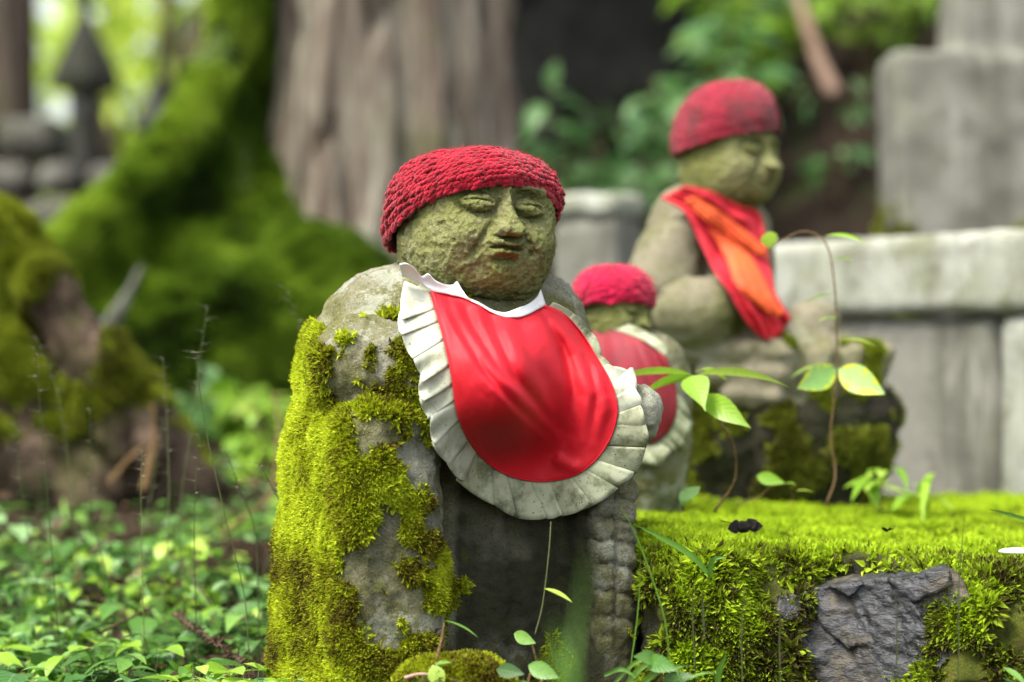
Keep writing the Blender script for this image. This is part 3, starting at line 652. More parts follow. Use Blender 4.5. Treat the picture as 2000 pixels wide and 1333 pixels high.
def lantern(px, Y, top_py, sc, rz, label):
    c = W(px, 0, Y); top = CAM_Z - (top_py - 667) / FPX * Y; g = float(ground_z(c[0], c[1])) - 0.03; c[2] = g
    H = top - g; u = H / 1.0
    t = empty("stone_lantern", c, 0, label, "stone lantern", "stone lanterns in the dark background")
    f = lambda *a: [(r * sc, z * u) for r, z in a]
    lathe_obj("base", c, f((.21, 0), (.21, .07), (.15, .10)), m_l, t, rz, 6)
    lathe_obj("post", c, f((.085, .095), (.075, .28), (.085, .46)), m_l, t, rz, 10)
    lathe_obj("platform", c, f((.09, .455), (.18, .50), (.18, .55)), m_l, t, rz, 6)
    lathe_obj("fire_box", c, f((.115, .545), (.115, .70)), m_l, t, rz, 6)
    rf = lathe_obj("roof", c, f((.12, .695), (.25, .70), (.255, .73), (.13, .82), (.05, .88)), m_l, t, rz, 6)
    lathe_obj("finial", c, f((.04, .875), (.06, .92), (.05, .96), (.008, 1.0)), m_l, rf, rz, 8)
lantern(165, 8.6, -60, 0.46, 0.3, "large dark stone lantern, the left one of two in the background")
lantern(312, 9.6, 82, 0.40, 0.1, "smaller stone lantern against the bright leaves, left of the cedar root")
sw = empty("stone_steps", gpt(*W(150, 0, 7.6)[:2]), 0, "weathered grey stone courses in the shadowy background at the left", "stone wall")
k = 0
for row, (py0, py1, Y) in enumerate(((235, 318, 8.0), (322, 388, 7.8), (392, 470, 7.5), (474, 640, 7.3))):
    x = -160
    while x < (120, 190, 260, 280)[row]:
        w = rng.uniform(75, 150); z1 = CAM_Z - (py0 - 667) / FPX * Y; z0 = CAM_Z - (py1 - 667) / FPX * Y
        c = W(x + w / 2, 0, Y); c[2] = (z0 + z1) / 2
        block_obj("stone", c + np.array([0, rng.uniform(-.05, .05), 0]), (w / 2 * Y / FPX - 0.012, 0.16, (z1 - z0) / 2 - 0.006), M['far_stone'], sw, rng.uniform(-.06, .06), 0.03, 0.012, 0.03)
        x += w
# boulder filling the hollow behind the cedar, its black colour painting the deep shade
def boulder(x, y, z):
    d = ell(x, y, z, W(1190, 60, 8.2), (0.62, 0.55, 0.62)); d = smin(d, ell(x, y, z, W(1050, 230, 8.0), (0.42, 0.4, 0.40)), 0.12)
    return smin(d, ell(x, y, z, W(1400, 120, 8.6), (0.55, 0.5, 0.55)), 0.12)
V, Q = surface(boulder, (-0.6, 7.2, -0.2), (1.5, 9.4, 2.2), 0.045)
V = roughen(V, Q, (2.5, 0.10), (7, 0.05), (18, 0.02), seed=2); N0 = vnormals(V, Q)
bo = empty("shade_boulder", gpt(0.3, 8.2), 0, "huge boulder painted black for the deep shade of the hollow behind the cedar", "boulder")
bm = np.clip(2.2 * (fbm(V, 3, 3, 4) - 0.50), 0, 1)
m_ = stone("shade_black_rock", (0.0055, 0.0055, 0.0045), (0.005, 0.007, 0.003), (0.002, 0.002, 0.0015), (0.4, 0.6), 0.3, 1.0, 0, 0.15, 0.7)
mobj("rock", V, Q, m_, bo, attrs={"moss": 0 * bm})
P1, N1 = sample(V, Q, 5000, bm, 4); moss_obj("moss", P1, N1, 0.04, np.clip(0.2 + fbm(P1, 4, 2) * 0.4, 0, 1), M['moss_root'], bo)
def shrub(name, px, py, Y, spread, n, size, mat, label, seed, root=None, cat="shrub", group="leafy shrubs on the bank", stems=7, flat=0.6, wid=0.5):
    """arching stems with leaves along them"""
    g = np.random.default_rng(seed); c = W(px, py, Y); r = c.copy() if root is None else np.asarray(root, float); r[2] = float(ground_z(r[0], r[1])) - 0.02
    t = empty(name, r, 0, label, cat, group); bs = Bag(); bl = Bag()
    for k in range(stems):
        e = c + g.normal(size=3) * np.array([spread[0], spread[1], spread[2]]); m1 = r * 0.45 + e * 0.55 + np.array([0, 0, 0.18 * abs(e[2] - r[2]) + 0.03]) + g.normal(size=3) * 0.02
        L = curve([r + g.normal(size=3) * np.array([.02, .02, 0]), m1, e], 14); add_tube(bs, L, np.linspace(0.008, 0.002, 14) * (size / 0.08) ** 0.5, 5, rnd=g.random())
        for q in range(n // stems):
            i = g.uniform(5, 13); p = L[int(i)] + (L[min(13, int(i) + 1)] - L[int(i)]) * (i % 1)
            d = unit(np.array([g.normal(), g.normal(), g.normal() * 0.35 - 0.05])); ln = size * g.uniform(0.6, 1.25)
            V, F, uv = leaf(p + d * ln * 0.15, d, np.cross(d, (0, 0, 1)) + g.normal(size=3) * (1 - flat), ln, ln * wid, g.uniform(0.15, 0.7), 0.3, 6)
            bl.add(V, F, uv, rnd=g.random())
    bs.obj("stem", M['twig'], t, kind="stuff"); bl.obj("foliage", M[mat], t, kind="stuff")
    return t
shrub("leafy_shrub", 1130, 330, 5.6, (0.10, 0.10, 0.06), 70, 0.095, 'leaf_shrub', "green shrub right behind the front statue's red hat", 61)
shrub("leafy_shrub", 1255, 330, 5.9, (0.08, 0.10, 0.08), 60, 0.10, 'leaf_shrub', "pale green shrub between the two nearest red hats, above the stone post", 62)
shrub("leafy_shrub", 1400, 120, 6.6, (0.10, 0.12, 0.09), 75, 0.115, 'leaf_shrub', "shrub with drooping leaves above and left of the seated statue's hat", 63)
shrub("leafy_shrub", 1500, 60, 7.2, (0.14, 0.12, 0.10), 80, 0.10, 'leaf_shrub', "shrub high on the bank straight above the seated statue", 64)
shrub("leafy_shrub", 1690, 70, 7.0, (0.13, 0.12, 0.09), 110, 0.10, 'leaf_bright', "bright green shrub at the top, left of the stone monument", 65)
shrub("leafy_shrub", 1800, 40, 7.4, (0.10, 0.12, 0.10), 80, 0.10, 'leaf_bright', "bright green shrub partly hidden by the monument's shoulder", 66)
shrub("leafy_shrub", 1640, 330, 6.4, (0.10, 0.10, 0.10), 26, 0.075, 'leaf_shrub', "sparse shrub on the bare brown soil, left of the monument", 67)
shrub("leafy_shrub", 1340, 200, 6.3, (0.09, 0.10, 0.08), 70, 0.11, 'leaf_shrub', "pale green shrub just left of the seated statue's hat", 74)
shrub("leafy_shrub", 1470, 30, 6.9, (0.10, 0.12, 0.08), 80, 0.12, 'leaf_bright', "light green shrub at the top edge, above the seated statue's hat", 75)
shrub("leafy_shrub", 1590, 40, 7.3, (0.10, 0.12, 0.08), 80, 0.11, 'leaf_shrub', "green shrub at the top, around the pale hanging branch", 76)
shrub("leafy_shrub", 1060, 300, 6.0, (0.07, 0.10, 0.06), 50, 0.10, 'leaf_shrub', "green shrub at the foot of the big cedar's right side", 77)
shrub("leafy_shrub", 1180, 260, 6.9, (0.16, 0.12, 0.09), 70, 0.10, 'leaf_dark', "dark shrub below the shade boulder", 68)
shrub("broadleaf_plant", 470, 830, 4.35, (0.055, 0.10, 0.040), 90, 0.066, 'leaf_bright', "clump of broad bright leaves left of the front statue's elbow", 71, cat="plant", group="broad-leaved plants below the cedar", wid=0.62, stems=9)
shrub("broadleaf_plant", 540, 880, 4.0, (0.035, 0.08, 0.035), 60, 0.058, 'leaf_bright', "bright broad-leaved plant touching the mossy left side of the front statue", 72, cat="plant", group="broad-leaved plants below the cedar", wid=0.62, stems=8)
shrub("broadleaf_plant", 415, 810, 4.5, (0.045, 0.08, 0.035), 60, 0.062, 'leaf_shrub', "pale broad-leaved plant at the foot of the mossy root mound", 73, cat="plant", group="broad-leaved plants below the cedar", wid=0.62, stems=8)
tube_obj("fallen_branch", curve([W(1535, -60, 6.9), W(1570, 30, 6.85), W(1600, 120, 6.75), W(1635, 190, 6.7)], 16), np.linspace(0.015, 0.024, 16), M['branch'], None, 8, label="pale broken branch hanging down the bank above the seated statue", cat="branch")
tube_obj("broken_branch_stub", curve([W(200, 660, 4.75), W(228, 615, 4.72), W(252, 570, 4.72), W(276, 520, 4.74)], 12), np.array([.022, .021, .019, .017, .015, .013, .011, .009, .007, .006, .005, .003]), M['wall_stone'], None, 8, label="grey broken branch stub sticking up before the mossy root", cat="branch")
# the sunlit edge of the forest far at the left
def far_tree(px, Y, zc, r, n, size, label, seed):
    b0 = W(px, 0, Y); b0[2] = float(ground_z(b0[0], b0[1])); t = empty("sunlit_tree", b0, 0, label, "tree", "sunlit trees far behind")
    V, F = trunk_mesh(b0, 0.09, 0.05, zc + r[2] * 0.6, seed, (0, 0), 40, 0.01); mobj("trunk", V, F, M['far_bark'], t)
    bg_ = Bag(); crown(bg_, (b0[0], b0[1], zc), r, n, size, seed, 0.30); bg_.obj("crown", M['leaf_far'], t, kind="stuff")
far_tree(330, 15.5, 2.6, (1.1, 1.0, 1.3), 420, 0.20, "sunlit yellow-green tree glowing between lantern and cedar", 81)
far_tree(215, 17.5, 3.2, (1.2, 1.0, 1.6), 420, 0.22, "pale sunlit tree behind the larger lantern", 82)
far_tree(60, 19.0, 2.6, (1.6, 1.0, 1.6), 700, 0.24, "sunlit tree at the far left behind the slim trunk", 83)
for k, (px, Y, zc, rr) in enumerate(((1200, 13, 3.6, 2.2), (1750, 13, 5.4, 2.6), (2300, 11, 4.0, 2.2), (1500, 17, 6.5, 3.0))):  # mostly out of view, put in so their crowns shade the bank
    b0 = W(px, 0, Y); b0[2] = float(ground_z(b0[0], b0[1])); t = empty("added_shade_evergreen", b0, 0, [ "dark evergreen added for shade above the shade boulder", "dark evergreen added for shade high behind the monument", "dark evergreen added for shade beyond the right edge", "dark evergreen added for shade at the top of the bank"][k], "tree", "dark evergreens added for shade behind")
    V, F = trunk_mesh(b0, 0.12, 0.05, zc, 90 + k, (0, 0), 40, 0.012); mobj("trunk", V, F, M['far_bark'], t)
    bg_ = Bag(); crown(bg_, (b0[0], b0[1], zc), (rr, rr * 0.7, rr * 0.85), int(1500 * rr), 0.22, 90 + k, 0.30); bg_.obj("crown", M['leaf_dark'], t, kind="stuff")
# ------------------------------------------------------------------ statues
def face_relief(u, w):
    """height of the carved face over the bare head; u across, w up, for a head about 0.16 wide"""
    g = lambda cu, cw, ru, rw: np.exp(-((u - cu) / ru) ** 2 - ((w - cw) / rw) ** 2)
    a = np.abs(u); h = 0.0
    h = h - 0.0105 * (np.exp(-((a - 0.027) / 0.020) ** 2 - ((w - 0.021) / 0.0145) ** 2))                      # sockets
    h = h + 0.005 * (np.exp(-((a - 0.043) / 0.022) ** 2 - ((w + 0.014) / 0.020) ** 2))                       # cheeks
    h = h + 0.007 * g(0, -0.024, 0.024, 0.022) + 0.006 * g(0, -0.052, 0.026, 0.016)                          # muzzle, chin
    nw = 0.0050 + 0.0065 * sstep(0.030, -0.006, w) ** 1.5
    nh = (0.0075 + 0.0095 * sstep(0.030, -0.008, w)) * sstep(0.046, 0.036, w) * sstep(-0.0125, -0.0095, w)
    h = h + nh * np.exp(-(np.abs(u) / nw) ** 2.6)                                                            # nose
    h = h + 0.007 * np.exp(-((a - 0.0095) / 0.0045) ** 2 - ((w + 0.0045) / 0.0055) ** 2)                      # nostril wings
    brow = 0.034 + 0.006 * np.cos(np.clip((a - 0.026) / 0.024, -1.6, 1.6))
    h = h + 0.0042 * np.exp(-((w - brow) / 0.0042) ** 2) * sstep(0.052, 0.040, a) * sstep(0.004, 0.010, a)
    q = ((a - 0.0275) / 0.0175) ** 2 + ((w - 0.0205) / 0.0092) ** 2
    h = h + 0.0130 * np.clip(1 - q, 0, 1) ** 0.5                                                            # eyelids
    line = 0.0205 + 0.0022 * np.cos((a - 0.0275) / 0.0175 * 1.5)
    h = h - 0.0036 * np.exp(-((w - line) / 0.00135) ** 2) * sstep(0.0165, 0.013, np.abs(a - 0.0275))           # slit
    t = np.clip((-w - 0.000) / 0.026, 0, 1); gl = 0.0155 + 0.0150 * t
    h = h - 0.0052 * np.exp(-((a - gl) / 0.0042) ** 2) * sstep(0.004, -0.004, w) * sstep(-0.036, -0.024, w)   # cheek folds
    up = -0.0185 - 0.10 * a * 0 - 0.0012 * np.cos(a / 0.006); h = h + 0.0070 * np.exp(-((w - up) / 0.0032) ** 2) * sstep(0.0185, 0.012, a)
    h = h + 0.0060 * np.exp(-((w + 0.0275) / 0.0036) ** 2) * sstep(0.0165, 0.009, a)
    h = h - 0.0050 * np.exp(-((w + 0.0232) / 0.0013) ** 2) * sstep(0.019, 0.015, a)
    h = h - 0.0040 * np.exp(-((w + 0.0345) / 0.0035) ** 2) * sstep(0.017, 0.008, a)
    return h
def rotm(yaw, roll=0.0, pitch=0.0):
    return np.array(Matrix.Rotation(yaw, 3, 'Z') @ Matrix.Rotation(roll, 3, 'Y') @ Matrix.Rotation(pitch, 3, 'X'))
def head_sdf(s, r=(0.0735, 0.075, 0.079), n=2.45, relief=1.0):
    def f(x, y, z):
        x, y, z = x / s, y / s, z / s
        rel = face_relief(x, z) * relief * sstep(0.15, 0.55, -y / r[1])
        jaw = 1 + 0.03 * sstep(0.02, -0.05, z)
        d = sup(x / jaw, y + rel, z, (0, 0, 0), r, n)
        for sg in (-1, 1):
            e = ell(x, y, z, (sg * 0.0715, 0.006, -0.004), (0.0085, 0.0165, 0.031)); e = smax(e, -ell(x, y, z, (sg * 0.081, 0.002, 0.002), (0.008, 0.009, 0.018)), 0.004)
            d = smin(d, e, 0.006)
        return d * s
    return f
def head_obj(center, s, rot, mat, parent, h, seed=1, moss=None, relief=1.45, n=2.7):
    b = 0.1 * s
    V, Q = surface(head_sdf(s, n=n, relief=relief), (-b, -b * 1.12, -b), (b, b, b), h)
    V = roughen(V, Q, (60 / s, 0.0012 * s), (190 / s, 0.0012 * s), (400 / s, 0.0010 * s), seed=seed)
    V = V - vnormals(V, Q) * (0.0011 * s * sstep(0.60, 0.78, vnoise(V, 230 / s, seed + 3)) + 0.0009 * s * sstep(0.66, 0.8, vnoise(V, 95 / s, seed + 6)))[:, None]
    V = V @ rot.T + center
    mobj("head", V, Q, mat, parent, attrs={"moss": np.zeros(len(V)) if moss is None else moss(V)})
    return V, Q
def ellipsoid(nu=8, nv=5):
    th = np.linspace(0, np.pi, nv + 1); ph = np.arange(nu) / nu * 2 * np.pi
    V = [[math.sin(t) * math.cos(p), math.sin(t) * math.sin(p), math.cos(t)] for p in ph for t in th]
    return np.array(V), gridF(nu, nv + 1, True)
_EV, _EF = ellipsoid(8, 5)
def knit_hat(name, c, R, ratio, zb, ztop, yaw, pitch_w, mat, label, p1=0.80, p2=0.62, thick=0.45, lumps=0.004, seed=1, tilt=(0, 0), fuzz=0):
    """crocheted cap: a shell and rows of yarn stitches over it; zb(phi) is the brim height, phi measured from the front"""
    g = np.random.default_rng(seed); c = np.asarray(c, float)
    t = empty(name, (c[0], c[1], c[2] + 0.5), 0, label, "hat"); t.location.z = float(zb(np.array([math.pi]))[0])
    def S(ph, th):
        b = zb(ph); z = b + (ztop - b) * np.sin(th) ** p1; r = R * np.maximum(np.cos(th), 0) ** p2
        r = r * (1 - 0.05 * np.exp(-(th / 0.10) ** 2))
        x = r * np.sin(ph); y = -r * ratio * np.cos(ph)
        P = np.stack([x, y, z], -1)
        P = P + unit(P - np.array([0, 0, 0.35 * ztop + 0.65 * np.mean(b)])) * ((fbm(P, 24, 2, seed) - 0.5) * 2 * lumps)[..., None]
        X = P[..., 0] * math.cos(yaw) - P[..., 1] * math.sin(yaw); Y2 = P[..., 0] * math.sin(yaw) + P[..., 1] * math.cos(yaw)
        Z = P[..., 2] + tilt[0] * X + tilt[1] * Y2
        return np.stack([X + c[0], Y2 + c[1], Z], -1)
    ph = np.arange(96) / 96 * 2 * np.pi; th = np.linspace(0.0, np.pi / 2 - 0.01, 30); PH, TH = np.meshgrid(ph, th, indexing='ij')
    V = S(PH, TH); cen = V.reshape(-1, 3).mean(0); Vi = cen + (V - cen) * 0.975
    Vin = cen + (V[:, :12] - cen) * 0.93
    mobj("lining", Vi.reshape(-1, 3), gridF(96, 30, True), mat, t, attrs={"rnd": np.zeros(96 * 30)})
    probe = S(np.zeros(400) + 0.8, np.linspace(0, np.pi / 2 - 0.02, 400)); arc = np.concatenate([[0], np.cumsum(np.linalg.norm(np.diff(probe, axis=0), axis=1))])
    rows = int(arc[-1] / (pitch_w * 0.98)); thr = np.interp((np.arange(rows) + 0.35) / rows * arc[-1], arc, np.linspace(0, np.pi / 2 - 0.02, 400))
    PP, T1, T2, NN, SZ = [], [], [], [], []
    for j, th0 in enumerate(thr):
        q = np.linspace(0, 2 * np.pi, 200); L = np.linalg.norm(np.diff(S(q, q * 0 + th0), axis=0), axis=1).sum(); n = max(5, int(L / pitch_w))
        p = (np.arange(n) + 0.5 * (j % 2)) / n * 2 * np.pi + g.normal(size=n) * 0.45 / n
        tt = np.clip(th0 + (g.normal(size=n) * 0.07 + 0.10 * np.sin(p * 5 + j)) * (np.pi / 2 / rows), 0, np.pi / 2 - 0.02)
        a = S(p, tt); da = unit(S(p + 0.02, tt) - a); dbb = unit(S(p, np.clip(tt + 0.02, 0, np.pi / 2 - 0.005)) - a)
        SZ.append(np.full(n, 1.22 if j == 0 else 1.0)); PP.append(a); T1.append(da); T2.append(dbb); NN.append(unit(np.cross(da, dbb)))
    PP, T1, T2, NN, SZ = map(np.concatenate, (PP, T1, T2, NN, SZ))
    NN = np.where(((PP - cen) * NN).sum(1, keepdims=True) < 0, -NN, NN)
    Vs, Fs, rn = [], [], []; n = len(PP); base = 0
    for sg, la, lb, off in ((-1, 0.72, 0.42, (-0.05, 0.12)), (1, 0.55, 0.32, (0.34, -0.28))):
        ang = sg * -0.30 + 0.17 * g.normal(size=n) + (0.5 if sg > 0 else 0); ca, sa = np.cos(ang)[:, None], np.sin(ang)[:, None]
        ea = T1 * ca + T2 * sa; eb = -T1 * sa + T2 * ca; sz = SZ * pitch_w * g.uniform(0.90, 1.12, n)
        ctr = PP + T1 * (off[0] * sz)[:, None] + T2 * (off[1] * sz)[:, None] + NN * ((0.16 if sg < 0 else 0.02) * sz + 0.12 * sz * g.normal(size=n))[:, None]
        v = ctr[:, None] + (_EV[None, :, 0:1] * la * ea[:, None] + _EV[None, :, 1:2] * lb * eb[:, None] + _EV[None, :, 2:3] * thick * 0.50 * NN[:, None]) * sz[:, None, None]
        Vs.append(v.reshape(-1, 3)); Fs.append((_EF[None] + (np.arange(n) * len(_EV))[:, None, None] + base).reshape(-1, 4)); rn.append(np.repeat(g.random(n), len(_EV))); base += n * len(_EV)
    mobj("stitches", np.concatenate(Vs), np.concatenate(Fs), mat, t, attrs={"rnd": np.concatenate(rn)}, kind="stuff")
    if fuzz:
        k = g.integers(0, n, fuzz); d = unit(NN[k] + 0.9 * g.normal(size=(fuzz, 3))); L = g.uniform(0.003, 0.008, fuzz)[:, None]; w = unit(np.cross(d, g.normal(size=(fuzz, 3)))) * 0.00012
        bend = unit(g.normal(size=(fuzz, 3))) * 0.3 * L; p0 = PP[k]; p1_ = p0 + d * L * 0.6; p2_ = p0 + d * L + bend
        v = np.stack([p0 - w, p0 + w, p1_ + w, p1_ - w, p2_], 1).reshape(-1, 3); i = np.arange(fuzz) * 5
        mobj("fuzz", v, [np.stack([i, i + 1, i + 2, i + 3], 1), np.stack([i + 3, i + 2, i + 4], 1)], M['fluff'], t, attrs={"rnd": np.repeat(g.random(fuzz), 5)}, kind="stuff")
    return t
class Drape:
    """how far in front of the camera a cloth lies that hangs over a stone body"""
    def __init__(s, sdf, x0, x1, y0, y1, Y0, Y1, step=4, dy=0.0025, dil=8, sig=7, fill=None):
        s.x0, s.y0, s.st = x0, y0, step; X, Yp = np.meshgrid(np.arange(x0, x1, step), np.arange(y0, y1, step), indexing='ij')
        D = np.full(X.shape, np.inf)
        for Y in np.arange(Y0, Y1, dy):
            d = sdf((X - 1000) / FPX * Y, np.full(X.shape, Y), CAM_Z - (Yp - 667) / FPX * Y); D[(d < 0) & np.isinf(D)] = Y
        D[np.isinf(D)] = Y1 if fill is None else fill
        M_ = D.copy()
        for ax in (0, 1):
            A = M_.copy()
            for k in range(1, dil + 1):
                A = np.minimum(A, np.roll(M_, k, ax)); A = np.minimum(A, np.roll(M_, -k, ax))
            M_ = A
        s.D = np.minimum(s.blur(M_, sig), s.blur(D, 1.2)); s.n = D.shape
    @staticmethod
    def blur(A, sig):
        r = int(3 * sig) + 1; k = np.exp(-0.5 * (np.arange(-r, r + 1) / sig) ** 2); k /= k.sum()
        for ax in (0, 1):
            B = np.pad(A, [(r, r) if a == ax else (0, 0) for a in (0, 1)], mode='edge')
            A = sum(k[i] * (B[i:i + A.shape[0]] if ax == 0 else B[:, i:i + A.shape[1]]) for i in range(2 * r + 1))
        return A
    def __call__(s, px, py):
        a = np.clip((np.asarray(px) - s.x0) / s.st, 0, s.n[0] - 1.001); b = np.clip((np.asarray(py) - s.y0) / s.st, 0, s.n[1] - 1.001)
        i, j = a.astype(int), b.astype(int); u, v = a - i, b - j
        return (s.D[i, j] * (1 - u) + s.D[i + 1, j] * u) * (1 - v) + (s.D[i, j + 1] * (1 - u) + s.D[i + 1, j + 1] * u) * v
def sheet(PX, PY, Y):
    return np.stack([(PX - 1000) / FPX * Y, Y, CAM_Z - (PY - 667) / FPX * Y], -1)
def seg_dist(PX, PY, pts):
    """distance to a polyline and the side of it (+ right of its direction)"""
    best = np.full(PX.shape, 1e9); side = np.zeros(PX.shape); tt = np.zeros(PX.shape); m = len(pts) - 1
    for k, (a, b) in enumerate(zip(pts[:-1], pts[1:])):
        ax, ay = a; dx, dy = b[0] - ax, b[1] - ay
        t = np.clip(((PX - ax) * dx + (PY - ay) * dy) / (dx * dx + dy * dy), 0, 1)
        d = np.hypot(PX - ax - t * dx, PY - ay - t * dy); c = dx * (PY - ay) - dy * (PX - ax)
        w = d < best; best[w] = d[w]; side[w] = np.sign(c[w]); tt[w] = ((k + t) / m)[w]
    return best, side, tt

# ---- the front statue
A0 = math.radians(26); SO = np.array([-0.052, 2.465, 0.0]); ca, sa = math.cos(A0), math.sin(A0)
ZT = np.array([-0.1, 0.0, 0.06, 0.16, 0.24, 0.32, 0.37, 0.40, 0.425, 0.44, 0.5])
AXR = np.array([.72, .72, .72, .73, .75, .80, .88, .92, .95, 1, 1.0])
AXT = np.array([.196, .195, .192, .185, .179, .168, .156, .140, .112, .070, .03]); AYT = np.array([.13, .128, .126, .122, .120, .113, .102, .090, .072, .048, .02])
def front_body(x, y, z):
    a = np.interp(z, ZT, AXT) * np.where(x > 0, np.interp(z, ZT, AXR), 1.0); b = np.interp(z, ZT, AYT); n = 2.3
    d = ((np.abs(x / a) ** n + np.abs(y / b) ** n) ** (1 / n) - 1) * np.minimum(a, b) * 0.8
    d = smax(d, z - 0.446, 0.02); d = smax(d, -0.06 - z, 0.01)
    for sg in (-1, 1):
        sl = rbox(x, y, z, (-0.130, -0.075, 0.12), (0.054 - 0.02 * np.clip(z - 0.05, 0, 0.3), 0.072, 0.185), 0.034) if sg < 0 else rbox(x, y, z, (0.1015, -0.075, 0.12), (0.0285, 0.068, 0.185), 0.016)
        d = smin(d, sl, 0.018)
    d = smax(d, -rbox(x, y, z, (0.003, -0.150, 0.12), (0.074, 0.068, 0.185), 0.016), 0.010)
    # viewer's left forearm and elbow, resting across the front; the other hand peeps out at the right
    d = smin(d, cap(x, y, z, (-0.142, -0.070, 0.338), (-0.040, -0.150, 0.318), 0.047, 0.034), 0.014)
    d = smin(d, cap(x, y, z, (0.095, -0.050, 0.318), (0.104, -0.125, 0.298), 0.034, 0.030), 0.014)
    d = smin(d, ell(x, y, z, (0.132, -0.140, 0.288), (0.020, 0.022, 0.028)), 0.012)
    d = smax(d, -ell(x, y, z, (-0.098, -0.176, 0.262), (0.050, 0.040, 0.028)), 0.012)                     # shadowed hollow below the arm
    d = smax(d, -cap(x, y, z, (-0.126, -0.165, 0.27), (-0.120, -0.163, 0.12), 0.022, 0.010), 0.008)        # fold beside the inner hem
    for xx, z0, z1, r in ((-0.165, 0.30, 0.02, 0.007), (-0.150, 0.20, 0.0, 0.007), (0.02, 0.20, 0.0, 0.008), (-0.03, 0.17, 0.0, 0.006)):
        yy = -0.084 if abs(xx) < 0.06 else -0.150
        d = smax(d, -cap(x, y, z, (xx, yy, z0), (xx * 1.06, yy - 0.004, z1), r), 0.008)
    rib = sstep(0.075, 0.085, x) * sstep(-0.06, -0.10, y) * sstep(0.30, 0.24, z) * sstep(0.045, 0.10, z)
    col = 0.5 * (np.tanh((x - 0.102) / 0.002) + 1)
    zz = z + 0.008 * col + 0.003 * np.sin(x * 160) + 0.0025 * np.sin(z * 61 + 2); d = d + rib * (0.0034 * np.exp(-((np.abs((zz / 0.0235) % 1.0 - 0.5) - 0.5) * 0.0235 / 0.0026) ** 2) - 0.0012 * np.abs(np.sin(zz * np.pi / 0.0235)))
    d = d + 0.0045 * rib * np.exp(-((x - 0.102) / 0.0028) ** 2)
    return d
def to_local(X, Y, Z): x, y = X - SO[0], Y - SO[1]; return x * ca + y * sa, -x * sa + y * ca, Z
fw = lambda X, Y, Z: front_body(*to_local(X, Y, Z))
RS = rotm(A0); front = empty("stone_statue", SO, A0, "front stone statue, mossy down its left side, wearing red crocheted hat and red bib", "statue")
V, Q = surface(front_body, (-0.23, -0.2, -0.06), (0.23, 0.17, 0.46), 0.0030)
V = V @ RS.T + SO; px, py = pxpy(V)
E = lambda cx, cy, rx, ry: np.exp(-((px - cx) / rx) ** 2 - ((py - cy) / ry) ** 2)
nz = fbm(V, 26, 3, 3); nz2 = fbm(V, 70, 3, 8)
mo = 0.62 * sstep(905, 800, px) * sstep(600, 690, py)
mo = mo + 0.55 * sstep(665, 600, px) * sstep(560, 640, py) - 0.75 * E(720, 575, 80, 55) - 0.62 * E(705, 735, 46, 42) - 0.75 * E(860, 950, 34, 95) - 0.25 * E(870, 1050, 28, 70) - 0.60 * E(735, 1215, 75, 60) - 0.45 * E(690, 625, 45, 28) - 0.35 * E(705, 920, 22, 40) - 0.4 * E(800, 900, 30, 60)
mo = mo + 0.35 * E(760, 790, 70, 40) + 0.35 * E(800, 690, 40, 40) + 0.45 * E(650, 1000, 90, 190) + 0.50 * E(860, 1130, 40, 60)
mo = mo + 0.62 * sstep(1170, 1310, py) * sstep(900, 960, px) * sstep(1170, 1100, px) - 0.5 * sstep(900, 940, px)
front_moss = np.clip(mo + 2.4 * (nz - 0.5) + 1.2 * (nz2 - 0.5), 0, 1)
alg_shade = np.clip(sstep(880, 905, px) * sstep(1185, 1140, px) * sstep(880, 960, py) * (0.95 + 1.3 * (nz - 0.5)) + 0.55 * sstep(780, 1000, py) * sstep(0.40, 0.60, fbm(V, 16, 3, 37)) + 0.3 * sstep(1140, 1180, px) * sstep(850, 950, py), 0, 1)  # algae on the lower stone; between the sleeves the bib's shade is painted in too
N0 = vnormals(V, Q)
V = V + N0 * ((nz - 0.5) * 0.006 + (fbm(V, 150, 2, 1) - 0.5) * 0.0050 + 0.004 * front_moss * (fbm(V, 55, 2, 31)))[:, None]
mobj("body", V, Q, M['statue'], front, attrs={"moss": front_moss * 0.9, "algae_shade": alg_shade})
wgt = sstep(0.34, 0.75, front_moss) * sstep(0.35, -0.1, N0[:, 1]) * (V[:, 2] > -0.03) * np.maximum(sstep(925, 900, px), sstep(1020, 1060, py))
P1, N1 = sample(V, Q, 34000, wgt, 51)
px1, py1 = pxpy(P1)
tone = np.clip(0.54 + 1.4 * (fbm(P1, 24, 3, 41) - 0.5) + 0.25 * sstep(660, 590, px1) * sstep(1150, 900, py1) - 0.10 * sstep(950, 1100, py1) + rng.normal(size=len(P1)) * 0.14, 0, 1)
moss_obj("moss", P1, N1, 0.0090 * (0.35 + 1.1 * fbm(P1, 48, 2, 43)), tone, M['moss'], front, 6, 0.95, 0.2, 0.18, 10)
HC = np.array([-0.003, -0.043, 0.470]) @ RS.T + SO; HR = rotm(math.radians(23), math.radians(5), math.radians(-2))
head_obj(HC, 1.0, HR, M['face'], front, 0.00135, 5)
mobj("neck", *surface(lambda x, y, z: cap(x, y, z, SO + np.array([0.008, -0.02, 0.38]), SO + np.array([0.012, -0.025, 0.44]), 0.056), SO + np.array([-.1, -.1, .3]), SO + np.array([.1, .1, .52]), 0.006), M['face'], front)

# hat
zb1 = lambda p: 0.449 + 0.064 * np.clip(0.5 + 0.5 * np.cos(p), 0, 1) ** 1.55
hc = SO + np.array([0.0115, -0.035, 0]); 
knit_hat("crocheted_hat", hc, 0.0898, 0.95, zb1, 0.550, math.radians(22), 0.0061, M['yarn'], "red chunky crocheted hat on the front statue", 0.82, 0.66, 0.55, 0.005, 3, (0.02, 0), 5200)

